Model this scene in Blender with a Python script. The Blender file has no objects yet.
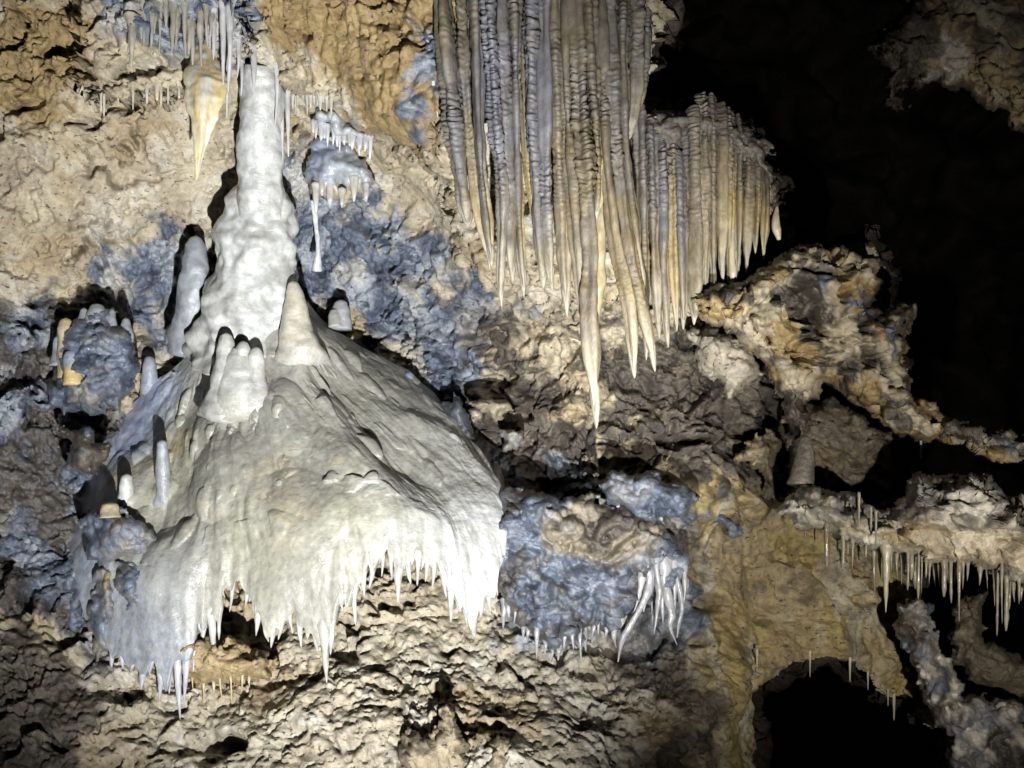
import bpy, math, random
import numpy as np
from mathutils import Vector

random.seed(7)
RNG = np.random.default_rng(7)
C = bpy.context.scene.collection
F = 995.6            # 35 mm lens on a 36 mm sensor, 1024 px wide
CAMZ = 1.6

def P(px, py, d):
    """a point of the cave seen in direction (px, py), d metres into the cave"""
    return np.array([(px - 512) / F * d, d, CAMZ + (384 - py) / F * d])

def Parr(px, py, d):
    return np.stack([(px - 512) / F * d, d, CAMZ + (384 - py) / F * d], -1)

# ------------------------------------------------------------------ noise
_G = np.array([[1,1,0],[-1,1,0],[1,-1,0],[-1,-1,0],[1,0,1],[-1,0,1],[1,0,-1],[-1,0,-1],
               [0,1,1],[0,-1,1],[0,1,-1],[0,-1,-1],[1,1,0],[-1,1,0],[0,-1,1],[0,-1,-1]], np.float32)

def _hash(i, j, k, seed):
    h = (i.astype(np.uint32) * np.uint32(374761393) + j.astype(np.uint32) * np.uint32(668265263)
         + k.astype(np.uint32) * np.uint32(2246822519) + np.uint32(seed * 3266489917 & 0xffffffff))
    h = (h ^ (h >> np.uint32(13))) * np.uint32(1274126177)
    h = (h ^ (h >> np.uint32(16))) * np.uint32(2654435769)
    return h ^ (h >> np.uint32(15))

def perlin(p, seed=0):
    p = np.asarray(p, np.float32)
    b = np.floor(p); f = p - b; b = b.astype(np.int64)
    u = f * f * f * (f * (f * 6 - 15) + 10)
    out = 0
    for dx in (0, 1):
        wx = u[..., 0] if dx else 1 - u[..., 0]
        for dy in (0, 1):
            wy = u[..., 1] if dy else 1 - u[..., 1]
            for dz in (0, 1):
                wz = u[..., 2] if dz else 1 - u[..., 2]
                g = _G[_hash(b[..., 0] + dx, b[..., 1] + dy, b[..., 2] + dz, seed) & np.uint32(15)]
                out = out + wx * wy * wz * (g[..., 0] * (f[..., 0] - dx) + g[..., 1] * (f[..., 1] - dy) + g[..., 2] * (f[..., 2] - dz))
    return out

def fbm(p, oct=4, seed=0, gain=.5, lac=2.03):
    a, s = 1., 0
    for o in range(oct):
        s = s + a * perlin(p, seed + o); a *= gain; p = p * lac + 3.7
    return s

def ridged(p, oct=4, seed=0, gain=.55, lac=2.1):
    a, s = 1., 0
    for o in range(oct):
        s = s + a * (1 - 2 * np.abs(perlin(p, seed + o))); a *= gain; p = p * lac + 5.1
    return s

def worley(p, seed=0):
    """F1, F2, vector to the nearest centre, three random numbers of its cell"""
    p = np.asarray(p, np.float32)
    b = np.floor(p).astype(np.int64)
    n = p.shape[0]
    f1 = np.full(n, 9, np.float32); f2 = f1.copy()
    vec = np.zeros((n, 3), np.float32); ids = np.zeros(n, np.uint32)
    for dx in (-1, 0, 1):
        for dy in (-1, 0, 1):
            for dz in (-1, 0, 1):
                c = b + np.array([dx, dy, dz])
                h = _hash(c[:, 0], c[:, 1], c[:, 2], seed)
                off = np.stack([(h & np.uint32(1023)), (h >> np.uint32(10)) & np.uint32(1023), (h >> np.uint32(20)) & np.uint32(1023)], -1).astype(np.float32) / 1023
                v = p - (c + off); d = np.sqrt((v * v).sum(-1))
                m = d < f1
                f2 = np.where(m, f1, np.minimum(f2, d))
                vec[m] = v[m]; ids[m] = h[m]; f1 = np.where(m, d, f1)
    r = np.stack([_hash(ids.astype(np.int64), ids.astype(np.int64) * 0 + k, ids.astype(np.int64) * 0, 5).astype(np.float32) / 4294967295 for k in range(3)], -1)
    return f1, f2, vec, r

def sstep(a, b, x):
    t = np.clip((x - a) / (b - a), 0, 1)
    return t * t * (3 - 2 * t)

def facets(p, scale, seed, tilt=.9):
    """broken rock: every cell a plane of its own height and tilt"""
    f1, f2, v, r = worley(p * scale, seed)
    t = (r - .5) * 2
    h = (r[:, 0] - .5) + tilt * (t * v).sum(-1)
    return h / scale, f1, f2

# ------------------------------------------------------------------ 2D outlines
def poly_sdf(px, py, poly):
    """signed distance to an outline, negative inside"""
    poly = np.asarray(poly, float)
    d = np.full(px.shape, 1e9); inside = np.zeros(px.shape, bool)
    for i in range(len(poly)):
        ax, ay = poly[i]; bx, by = poly[(i + 1) % len(poly)]
        ex, ey = bx - ax, by - ay
        wx, wy = px - ax, py - ay
        t = np.clip((wx * ex + wy * ey) / (ex * ex + ey * ey + 1e-9), 0, 1)
        d = np.minimum(d, (wx - ex * t) ** 2 + (wy - ey * t) ** 2)
        c = ((ay > py) != (by > py)) & (px < (bx - ax) * (py - ay) / (by - ay + 1e-12) + ax)
        inside ^= c
    d = np.sqrt(d)
    return np.where(inside, -d, d)

def zone(px, py, polys, soft=14, warp=10, seed=50, wl=40, oct=4):
    q = np.stack([px / wl, py / wl, px * 0 + .5], -1)
    w1 = fbm(q, oct, seed) * warp * 2; w2 = fbm(q + 7.3, oct, seed + 9) * warp * 2
    m = 0
    for pl in polys:
        m = np.maximum(m, 1 - sstep(-soft, soft, poly_sdf(px + w1, py + w2, pl)))
    return m

# ------------------------------------------------------------------ meshes
def mk(name, V, Fc, mat, parent=None, origin=None, attrs=None, smooth=True):
    V = np.asarray(V, np.float64)
    o3 = np.zeros(3) if origin is None else np.asarray(origin, float)
    me = bpy.data.meshes.new(name)
    Fc = [np.asarray(f, np.int32) for f in (Fc if isinstance(Fc, list) else [Fc]) if len(f)]
    me.vertices.add(len(V))
    me.vertices.foreach_set('co', (V - o3).astype(np.float32).ravel())
    idx = np.concatenate([f.ravel() for f in Fc])
    tot = np.concatenate([np.full(len(f), f.shape[1], np.int32) for f in Fc])
    me.loops.add(len(idx)); me.loops.foreach_set('vertex_index', idx)
    me.polygons.add(len(tot))
    me.polygons.foreach_set('loop_start', np.concatenate([[0], np.cumsum(tot)[:-1]]).astype(np.int32))
    me.polygons.foreach_set('use_smooth', np.full(len(tot), smooth, bool))
    for k, a in (attrs or {}).items():
        at = me.attributes.new(k, 'FLOAT', 'POINT')
        at.data.foreach_set('value', np.asarray(a, np.float32))
    me.materials.append(mat)
    me.update(calc_edges=True); me.validate()
    ob = bpy.data.objects.new(name, me); C.objects.link(ob)
    ob.location = o3
    if parent is not None:
        ob.parent = parent
        ob.location = Vector(o3) - parent.location
    return ob

def tag(o, label=None, cat=None, group=None, kind=None):
    if label: o['label'] = label
    if cat: o['category'] = cat
    if group: o['group'] = group
    if kind: o['kind'] = kind
    return o

def grid_faces(nr, nc):
    i = np.arange(nr * nc).reshape(nr, nc)
    return np.stack([i[:-1, :-1], i[1:, :-1], i[1:, 1:], i[:-1, 1:]], -1).reshape(-1, 4)

def grid_normals(V, nr, nc):
    G = V.reshape(nr, nc, 3)
    n = np.cross(np.gradient(G, axis=0), np.gradient(G, axis=1)).reshape(-1, 3)
    n /= np.linalg.norm(n, axis=1, keepdims=True) + 1e-9
    return n

def face_camera_side(n):
    return np.where(n[:, 1:2] > 0, -n, n)

# ------------------------------------------------------------------ materials
def material(name, c1, c2, nscale=3., stretch=(1, 1, 1), attrs=(), rough=.6, spec=.4, bumps=((40, .3, .02), (140, .2, .006)),
             specks=None, rough_var=.15, c3=None, sss=0., wet=.2, holes=None, gour=0):
    m = bpy.data.materials.new(name); m.use_nodes = True
    nt = m.node_tree; N, L = nt.nodes, nt.links
    b = N['Principled BSDF']
    geo = N.new('ShaderNodeNewGeometry')
    mp = N.new('ShaderNodeMapping'); mp.inputs['Scale'].default_value = stretch
    L.new(geo.outputs['Position'], mp.inputs['Vector'])
    def noise(scale, detail=8, rgh=.6, vec=mp.outputs[0], dist=0.):
        n = N.new('ShaderNodeTexNoise'); n.inputs['Scale'].default_value = scale
        n.inputs['Detail'].default_value = detail; n.inputs['Roughness'].default_value = rgh
        n.inputs['Distortion'].default_value = dist
        L.new(vec, n.inputs['Vector']); return n.outputs['Fac']
    def ramp(fac, a, c):
        r = N.new('ShaderNodeMapRange'); r.inputs['From Min'].default_value = a; r.inputs['From Max'].default_value = c
        L.new(fac, r.inputs['Value']); return r.outputs[0]
    def mix(fac, a, c, mode='MIX'):
        x = N.new('ShaderNodeMix'); x.data_type = 'RGBA'; x.blend_type = mode
        for s, v in ((0, fac), (6, a), (7, c)):
            if hasattr(v, 'is_linked'): L.new(v, x.inputs[s])
            else: x.inputs[s].default_value = v if s == 0 else (*v, 1)
        return x.outputs[2]
    col = mix(ramp(noise(nscale, dist=.6), .35, .68), c1, c2)
    if c3: col = mix(ramp(noise(nscale * 2.7, dist=1.), .52, .72), col, c3)
    for an, ac, ac2, amp in attrs:
        a = N.new('ShaderNodeAttribute'); a.attribute_name = an
        cc = mix(ramp(noise(nscale * 1.9, dist=.8), .35, .7), ac, ac2)
        ma = N.new('ShaderNodeMath'); ma.operation = 'MULTIPLY'; ma.inputs[1].default_value = amp
        L.new(a.outputs['Fac'], ma.inputs[0])
        nm = N.new('ShaderNodeMath'); nm.operation = 'MULTIPLY_ADD'; nm.inputs[1].default_value = 1.1
        L.new(noise(7 + 2 * len(an), detail=10, rgh=.68, dist=.5), nm.inputs[0]); L.new(ma.outputs[0], nm.inputs[2])
        ed = ramp(nm.outputs[0], .5, 1.45)
        fl = N.new('ShaderNodeMath'); fl.operation = 'MINIMUM'
        m3 = N.new('ShaderNodeMath'); m3.operation = 'MULTIPLY'; m3.inputs[1].default_value = 3.
        L.new(ma.outputs[0], m3.inputs[0]); L.new(ed, fl.inputs[0]); L.new(m3.outputs[0], fl.inputs[1])
        col = mix(fl.outputs[0], col, cc)
    v = ramp(noise(nscale * 9, detail=6), .3, .7)
    col = mix(.55, col, mix(v, (.45, .44, .43), (1.25, 1.24, 1.22)), 'MULTIPLY')
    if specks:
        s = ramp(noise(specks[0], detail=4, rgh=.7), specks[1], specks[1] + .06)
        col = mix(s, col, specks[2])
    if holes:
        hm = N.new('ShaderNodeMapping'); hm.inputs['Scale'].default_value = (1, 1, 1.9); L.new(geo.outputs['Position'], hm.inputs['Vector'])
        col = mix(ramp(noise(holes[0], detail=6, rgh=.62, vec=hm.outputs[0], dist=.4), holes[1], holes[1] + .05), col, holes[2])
    L.new(col, b.inputs['Base Color'])
    rr = N.new('ShaderNodeMapRange'); rr.inputs['To Min'].default_value = rough - rough_var; rr.inputs['To Max'].default_value = rough + rough_var
    rr.inputs['From Min'].default_value = .3; rr.inputs['From Max'].default_value = .7
    L.new(noise(nscale * 3), rr.inputs['Value'])
    wa = N.new('ShaderNodeAttribute'); wa.attribute_name = 'blue'
    wm = N.new('ShaderNodeMath'); wm.operation = 'MULTIPLY_ADD'; wm.inputs[1].default_value = -wet
    L.new(wa.outputs['Fac'], wm.inputs[0]); L.new(rr.outputs[0], wm.inputs[2]); L.new(wm.outputs[0], b.inputs['Roughness'])
    b.inputs['Specular IOR Level'].default_value = spec
    if sss:
        b.inputs['Subsurface Weight'].default_value = sss
        b.inputs['Subsurface Radius'].default_value = (1, .7, .4); b.inputs['Subsurface Scale'].default_value = .02
    prev = None
    if gour:
        gm = N.new('ShaderNodeMapping'); gm.inputs['Scale'].default_value = (1, 1, 4.5); L.new(geo.outputs['Position'], gm.inputs['Vector'])
        bp = N.new('ShaderNodeBump'); bp.inputs['Strength'].default_value = gour; bp.inputs['Distance'].default_value = .03
        L.new(noise(11, detail=4, rgh=.55, vec=gm.outputs[0], dist=.8), bp.inputs['Height']); prev = bp.outputs[0]
    for sc, st, dist in bumps:
        bp = N.new('ShaderNodeBump'); bp.inputs['Strength'].default_value = st; bp.inputs['Distance'].default_value = dist
        L.new(noise(sc, detail=5, rgh=.65), bp.inputs['Height'])
        if prev: L.new(prev, bp.inputs['Normal'])
        prev = bp.outputs[0]
    L.new(prev, b.inputs['Normal'])
    return m

CREAM, CREAM2 = (.53, .465, .335), (.31, .26, .185)
OCHRE, OCHRE2 = (.38, .28, .13), (.23, .155, .07)
BLUE, BLUE2 = (.042, .053, .08), (.18, .22, .295)  # wet blue-grey stone, with the blue of cool-lit shade painted in as well
DARK, DARK2 = (.10, .083, .065), (.035, .03, .026)
WHITE, WHITE2 = (.62, .61, .57), (.45, .44, .40)
ROCK_ATTRS = [('ochre', OCHRE, OCHRE2, 1), ('olive', (.46, .365, .155), (.28, .22, .095), 1), ('blue', BLUE, BLUE2, 1), ('glint', (.44, .47, .52), (.30, .335, .39), 1), ('pale', WHITE, CREAM, 1), ('dark', DARK, DARK2, 1)]  # glint: pale wet highlights painted into the blue rock's colour
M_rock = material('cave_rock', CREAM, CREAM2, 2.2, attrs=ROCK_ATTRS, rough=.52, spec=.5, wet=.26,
                  bumps=((16, .55, .05), (55, .5, .02), (170, .35, .006)), specks=(60, .64, (.09, .07, .055)), holes=(17, .60, (.07, .055, .045)))  # specks and holes: dark of small pits painted as mineral-coloured flecks, no relief
M_wet = material('wet_rock', CREAM, CREAM2, 2.6, attrs=ROCK_ATTRS, rough=.42, spec=.6,
                 bumps=((18, .5, .04), (60, .4, .016), (170, .25, .005)))
M_flow = material('flowstone', (.44, .435, .36), (.33, .325, .255), 1.6, attrs=[('blue', (.20, .24, .36), (.34, .38, .48), 1), ('ochre', (.50, .36, .13), (.6, .48, .25), 1), ('pale', (.55, .56, .56), (.44, .45, .45), 1), ('grey', (.25, .25, .225), (.35, .345, .31), 1)],
                  rough=.3, spec=.55, bumps=((9, .18, .05), (30, .28, .02), (85, .3, .01), (200, .3, .004)), sss=.06, gour=.14)
M_drip = material('dripstone', (.60, .59, .54), (.46, .44, .38), 3, stretch=(1, 1, .35), attrs=[('blue', (.40, .44, .60), (.55, .58, .66), 1), ('ochre', (.52, .40, .16), (.62, .50, .26), 1), ('grey', (.20, .18, .13), (.30, .27, .2), 1)],
                  rough=.34, spec=.55, bumps=((30, .3, .02), (110, .25, .006)), sss=.1)
M_drape = material('drapery_stone', (.235, .195, .13), (.10, .083, .06), 2.2, stretch=(1, 1, .5),
                   attrs=[('blue', (.14, .15, .19), (.25, .26, .30), 1), ('ochre', (.44, .32, .12), (.50, .41, .22), 1), ('tip', (.44, .405, .32), (.34, .305, .235), 1)],
                   rough=.5, spec=.45, bumps=((40, .5, .02), (120, .35, .006)))

# ------------------------------------------------------------------ the cave wall
def tps_fit(pts):
    pts = np.asarray(pts, float); xy = pts[:, :2] / 500; n = len(pts)
    def U(r2): return .5 * r2 * np.log(r2 + 1e-12)
    K = U(((xy[:, None] - xy[None]) ** 2).sum(-1)) + 1e-3 * np.eye(n)
    Pm = np.concatenate([np.ones((n, 1)), xy], 1)
    A = np.block([[K, Pm], [Pm.T, np.zeros((3, 3))]])
    w = np.linalg.solve(A, np.concatenate([pts[:, 2], np.zeros(3)]))
    def ev(px, py):
        q = np.stack([px, py], -1) / 500
        out = w[n] + w[n + 1] * q[..., 0] + w[n + 2] * q[..., 1]
        for i in range(n):
            out = out + w[i] * U(((q - xy[i]) ** 2).sum(-1))
        return out
    return ev

WALL_PTS = [(-200,-200,7.4),(200,-200,7.2),(500,-200,7.0),(800,-200,7.4),(1224,-200,8),(-200,300,7.5),(-200,600,7.0),(-200,950,6.0),
    (0,0,7.8),(0,200,8.0),(0,400,7.9),(0,600,7.6),(0,768,6.7),(200,0,7.7),(120,200,8.3),(100,150,8.05),(250,60,7.9),(350,60,7.55),(420,120,7.5),
    (300,200,8.8),(390,200,8.6),(350,280,9.1),(440,330,8.9),(150,280,8.9),(500,260,8.2),(560,260,8.1),(640,280,8.1),(560,340,8.3),(600,400,8.3),(480,400,8.8),
    (520,470,8.4),(560,530,8.1),(680,400,8.4),(760,400,8.5),(700,470,8.1),(600,480,8.1),(620,550,8.1),(550,645,7.85),(650,665,7.75),(400,620,7.9),
    (300,640,7.8),(200,680,7.5),(100,680,7.4),(300,750,6.9),(500,750,6.8),(620,750,6.9),(710,700,7.6),(750,550,8.5),(850,550,8.8),(870,650,8.6),(750,740,8.1),
    (300,950,6.1),(600,950,6.1),(900,950,7),(1224,950,7.5),(1000,740,8.6),(1224,600,9),(1000,400,9.5),(900,100,9),(700,100,8.6)]
VOID = [(640,-260),(655,0),(652,60),(645,118),(690,112),(745,140),(775,190),(790,240),(870,240),(890,300),(900,390),(925,425),(895,440),(890,500),(905,560),(912,600),(925,660),(940,690),(1000,675),(1300,690),(1300,-260)]
CAVE_MOUTH = [(752,1000),(754,740),(762,695),(790,674),(806,660),(830,652),(848,664),(874,688),(905,698),(924,712),(940,735),(948,1000)]
OVERHANG = [(80,-260),(85,60),(92,98),(120,104),(150,96),(185,92),(250,60),(262,-260)]
OVERHANG2 = [(262,-260),(250,60),(262,84),(300,92),(325,98),(360,128),(410,140),(432,170),(460,180),(480,-260)]
CREAM_BULGE = [(432,150),(440,200),(465,260),(500,296),(560,306),(640,310),(700,330),(760,300),(780,200),(760,120),(640,100),(470,120)]
BLUE_Z = [[(272,185),(300,150),(390,185),(440,262),(500,310),(486,360),(462,420),(500,470),(560,470),(690,490),(692,645),(520,645),(480,505),(400,350),(300,300)],
          [(100,245),(212,225),(215,350),(150,350),(100,300)], [(95,-30),(230,-30),(235,60),(150,40),(100,20)], [(425,30),(436,30),(440,120),(428,100)]]
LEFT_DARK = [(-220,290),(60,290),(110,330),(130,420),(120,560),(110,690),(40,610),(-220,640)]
OCHRE_Z = [[(262,-60),(445,-60),(448,100),(440,165),(400,150),(350,90),(300,60),(268,55)], [(676,480),(760,480),(900,520),(925,700),(930,760),(720,790),(700,650),(680,560)],
           [(-40,0),(80,10),(95,90),(60,130),(-40,110)], [(440,690),(520,690),(540,740),(450,740)], [(150,620),(280,640),(270,690),(150,680)], [(640,700),(720,740),(720,780),(640,780)]]
BRECCIA = [(470,300),(640,320),(690,330),(800,360),(800,500),(690,485),(640,505),(560,490),(490,460),(455,400)]
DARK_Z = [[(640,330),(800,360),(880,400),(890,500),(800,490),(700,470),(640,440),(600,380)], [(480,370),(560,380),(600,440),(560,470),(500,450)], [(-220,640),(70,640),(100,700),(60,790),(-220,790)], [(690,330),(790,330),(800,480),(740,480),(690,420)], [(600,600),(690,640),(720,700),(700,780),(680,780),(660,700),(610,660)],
          [(940,690),(1300,690),(1300,1000),(940,1000)], [(560,495),(690,500),(700,560),(640,600),(560,560)]]

x0, x1, y0, y1, st = -150, 1200, -150, 940, 1.5
gx = np.arange(x0, x1, st); gy = np.arange(y0, y1, st)
GX, GY = np.meshgrid(gx, gy); nr, nc = GX.shape
px, py = GX.ravel(), GY.ravel()
wallD = tps_fit(WALL_PTS)
d = wallD(px, py)
d = d - .38 * zone(px, py, [OVERHANG], 5, 7, 61, 25) - .3 * zone(px, py, [OVERHANG2], 5, 6, 66, 30)
d = d - .25 * zone(px, py, [CREAM_BULGE], 8, 8, 71, 30)
z_void = zone(px, py, [VOID], 1., 9, 81, 40, 3); z_mouth = (zone(px, py, [CAVE_MOUTH], .8, 5, 91, 34, 2) > .5) * 1.; z_void = (z_void > .5) * 1.
hole = (z_void > .5) | (z_mouth > .5)
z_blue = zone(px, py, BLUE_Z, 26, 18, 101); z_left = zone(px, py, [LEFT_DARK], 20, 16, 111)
z_och = zone(px, py, OCHRE_Z, 16, 14, 121); z_bre = zone(px, py, [BRECCIA], 18, 14, 131)
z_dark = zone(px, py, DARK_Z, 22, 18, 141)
z_smooth = zone(px, py, [OCHRE_Z[1]], 14, 10, 151); z_top = zone(px, py, [OCHRE_Z[0]], 14, 10, 152)
z_bottom = sstep(600, 660, py) * (1 - z_smooth)
V = Parr(px, py, d)
n = face_camera_side(grid_normals(V, nr, nc))
n = n * .6 + np.array([0, -1, 0]) * .4
gd = np.gradient(d.reshape(nr, nc)); cliff = sstep(.02, .09, np.hypot(gd[0], gd[1]).ravel())[:, None]
n = n * (1 - cliff) + np.array([0, -1., 0]) * cliff
w = np.stack([fbm(V * 1.7 + k * 11.3, 3, 200 + k) for k in range(3)], -1) * .22
q = V + w
h_a, f1a, f2a = facets(q * np.array([1, 1, 1.35]), 2.4, 210)
h_b, f1b, f2b = facets(q * np.array([1, 1, 1.4]) + 3, 6.5, 220)
h_c, f1c, f2c = facets(q + 9, 15., 230)
fb = fbm(V * .9, 4, 240); fine = fbm(V * 9., 4, 250)
pit = sstep(.16, .42, fbm(q * np.array([3.2, 3.2, 4.6]), 3, 260))
rid = ridged(q * 2.2, 4, 270)
z_ul = zone(px, py, [[(-60,90),(180,110),(440,120),(470,290),(420,240),(280,180),(220,220),(120,260),(-60,300)]], 30, 20, 388)
crag = np.clip(.24 - .12 * z_ul + .55 * z_bre + .45 * z_left - .1 * z_bottom - .12 * z_smooth - .1 * z_top - .1 * z_blue, .06, 1.5)
q2 = V + np.stack([fbm(V * 4 + k * 5.3, 3, 215 + k) for k in range(3)], -1) * .12
fs1, _, _, rs1 = worley(q2 * np.array([3.6, 3.6, 5.0]), 216); fs2, _, _, rs2 = worley(q2 * np.array([8.5, 8.5, 11]), 217); fs3, _, _, _ = worley(q2 * np.array([19, 19, 22]), 218)
scal = (.085 * fs1 ** 2 * (.4 + rs1[:, 0]) + .07 * fs2 ** 2 * (.3 + rs2[:, 0]) + .045 * fs3 ** 2)
rmask = .3 + .85 * sstep(-.25, .3, fbm(V * 1.15 + 3, 3, 253))
crag = crag * (1.3 - .5 * rmask)
soft = rmask * np.clip(1 - .62 * z_bottom - .35 * z_ul - .45 * z_smooth - .35 * z_top - .4 * z_bre, .2, 1)
pit2 = sstep(.2, .36, fbm(q2 * np.array([5.5, 5.5, 8.5]) + 4, 3, 219))
disp = (.16 + .12 * z_smooth) * fb + crag * (.34 * h_a + .42 * h_b + .5 * h_c) + soft * (scal + .03 * (rid - 1) - .22 * pit * (1 - .5 * z_blue) - .09 * pit2) + (.014 + .012 * z_bottom) * fine + .05 * z_bottom * fbm(V * 3.2, 4, 251)
# botryoidal knobs of the wet blue wall
fk, _, _, rk = worley(q * np.array([1, 1, .8]) * 8.5, 300); fk2, _, _, _ = worley(q * 19, 301)
knob = np.sqrt(np.clip(1 - (fk / .75) ** 2, 0, 1)) * (.3 + .7 * rk[:, 0]) * .13 + np.sqrt(np.clip(1 - (fk2 / .75) ** 2, 0, 1)) * .04 - .1 * sstep(.1, .35, perlin(q * 3.3, 302))
disp = disp + knob * z_blue
# bulbous broken crust
fr, _, _, rr_ = worley(q * 5.2 + 4, 310)
disp = disp + z_bre * (np.sqrt(np.clip(1 - (fr / .8) ** 2, 0, 1)) * .09 * rr_[:, 1] - .12 * sstep(.1, .35, perlin(q * 4.1 + 2, 311)))
# holes of the lower wall
disp = disp - z_bottom * (.035 * sstep(.16, .34, fbm(q2 * np.array([11, 11, 15.]), 3, 322)) - .03 * fbm(V * 6, 4, 323)) - z_bottom * .2 * sstep(.22, .4, fbm(q * np.array([2.6, 2.6, 4.4]) + 8, 3, 320)) * (.3 + .7 * sstep(700, 640, py) + .5 * sstep(250, 60, px))
# drip ribs under the left overhang and on the upper wall
ribs = np.abs(perlin(np.stack([V[:, 0] * 9, V[:, 1] * 2, V[:, 2] * 1.1], -1), 330))
disp = disp + .07 * ribs * zone(px, py, [OVERHANG, OVERHANG2], 10, 10, 331)
disp = disp + .03 * np.abs(perlin(np.stack([V[:, 0] * 7, V[:, 1] * 2, V[:, 2] * .8], -1), 340)) * z_smooth
for hx, hy, hr, hd in [(712,603,9,.35),(738,497,6,.12),(812,560,6,.1),(700,640,7,.15),(228,742,10,.45),(120,690,14,.2),(860,600,7,.1),(770,620,5,.08)]:
    disp = disp - hd * np.exp(-((px - hx) ** 2 / (1.7 * hr) ** 2 + (py - hy) ** 2 / hr ** 2) ** 2 * (1 + .6 * fine))
V = V + n * disp[:, None]
def patchy(z, f, k, seed):
    return sstep(.12, .85, z + .6 * k * fbm(V * f, 5, seed) * np.minimum(1, 4 * z * (1.15 - z) + .25))
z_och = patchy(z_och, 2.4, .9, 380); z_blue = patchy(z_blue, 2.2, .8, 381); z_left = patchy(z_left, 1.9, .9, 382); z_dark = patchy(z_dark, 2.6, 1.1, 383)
olive = z_smooth * (.25 + .75 * sstep(-.3, .25, fbm(V * np.array([2.4, 2.4, 1.5]), 5, 384)))
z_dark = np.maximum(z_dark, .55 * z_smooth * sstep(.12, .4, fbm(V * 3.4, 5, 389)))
streak = z_smooth * sstep(.1, .4, fbm(np.stack([V[:, 0] * 4.5, V[:, 1], V[:, 2] * .8], -1), 4, 352))
pale = np.clip(.8 * streak + .35 * z_bottom +  sstep(.05, .5, fbm(V * 2.6, 4, 350)) * .75 * (1 - z_och) * (1 - z_bre * .6), 0, 1)
# the openings: no wall there, but a rough passage wall that runs on into the dark from every edge
gf = grid_faces(nr, nc); gf = gf[~hole[gf].any(1)]
e = np.concatenate([gf[:, [0, 1]], gf[:, [1, 2]], gf[:, [2, 3]], gf[:, [3, 0]]])
ks = np.sort(e, 1).astype(np.int64); code = ks[:, 0] * (nr * nc) + ks[:, 1]
_, inv, cnt = np.unique(code, return_inverse=True, return_counts=True)
be = e[cnt[inv] == 1]
inner = (px > x0 + 3) & (px < gx[-1] - 3) & (py > y0 + 3) & (py < gy[-1] - 3)
be = be[inner[be].all(1)]
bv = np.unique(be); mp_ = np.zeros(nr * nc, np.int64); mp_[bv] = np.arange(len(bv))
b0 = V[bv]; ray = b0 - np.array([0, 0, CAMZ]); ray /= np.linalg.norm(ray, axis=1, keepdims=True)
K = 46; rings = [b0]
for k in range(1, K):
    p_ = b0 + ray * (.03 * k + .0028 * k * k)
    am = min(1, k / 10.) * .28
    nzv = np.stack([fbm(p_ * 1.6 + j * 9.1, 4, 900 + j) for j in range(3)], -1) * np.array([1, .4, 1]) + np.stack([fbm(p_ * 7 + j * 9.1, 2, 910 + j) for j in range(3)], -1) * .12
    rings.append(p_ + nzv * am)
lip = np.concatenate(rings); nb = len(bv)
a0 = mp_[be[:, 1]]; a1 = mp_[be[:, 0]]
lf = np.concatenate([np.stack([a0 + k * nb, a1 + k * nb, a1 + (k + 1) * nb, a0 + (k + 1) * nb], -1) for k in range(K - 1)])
psg = mk('passage_wall', lip, lf, M_rock, attrs={'dark': np.repeat(np.clip(np.arange(K) / 4., .3, 1), nb), 'ochre': np.full(len(lip), .3)})  # darkens inward: the passage's lack of light is painted into the rock
tag(psg, 'rock walls of the dark passages that open behind the front wall', kind='structure')
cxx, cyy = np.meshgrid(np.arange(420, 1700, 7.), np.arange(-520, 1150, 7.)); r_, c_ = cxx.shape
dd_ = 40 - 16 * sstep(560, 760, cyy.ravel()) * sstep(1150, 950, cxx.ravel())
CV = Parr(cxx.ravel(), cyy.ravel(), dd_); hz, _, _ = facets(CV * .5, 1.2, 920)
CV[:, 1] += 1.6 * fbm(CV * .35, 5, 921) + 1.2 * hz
chm = mk('chamber_wall', CV, grid_faces(r_, c_), M_rock, attrs={'dark': np.ones(len(CV)), 'ochre': np.full(len(CV), .2)})  # full dark: the unlit chamber's blackness is put into its colour
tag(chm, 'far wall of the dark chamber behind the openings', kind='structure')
used = np.unique(gf); rm_ = np.zeros(nr * nc, np.int64); rm_[used] = np.arange(len(used))
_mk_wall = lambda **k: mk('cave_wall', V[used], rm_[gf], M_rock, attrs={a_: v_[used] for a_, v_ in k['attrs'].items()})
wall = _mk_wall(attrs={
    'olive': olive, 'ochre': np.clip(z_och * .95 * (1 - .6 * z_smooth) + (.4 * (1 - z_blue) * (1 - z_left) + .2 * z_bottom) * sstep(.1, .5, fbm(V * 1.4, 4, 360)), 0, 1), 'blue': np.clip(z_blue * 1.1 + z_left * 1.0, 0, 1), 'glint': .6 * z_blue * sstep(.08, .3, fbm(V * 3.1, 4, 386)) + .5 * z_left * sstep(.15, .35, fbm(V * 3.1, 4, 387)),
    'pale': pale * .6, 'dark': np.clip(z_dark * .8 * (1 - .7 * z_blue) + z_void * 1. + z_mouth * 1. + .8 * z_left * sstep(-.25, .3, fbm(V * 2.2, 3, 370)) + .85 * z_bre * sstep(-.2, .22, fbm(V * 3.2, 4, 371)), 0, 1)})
tag(wall, 'rough cream, ochre and blue-grey limestone wall at the back of the cave', None, None, 'structure')

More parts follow.
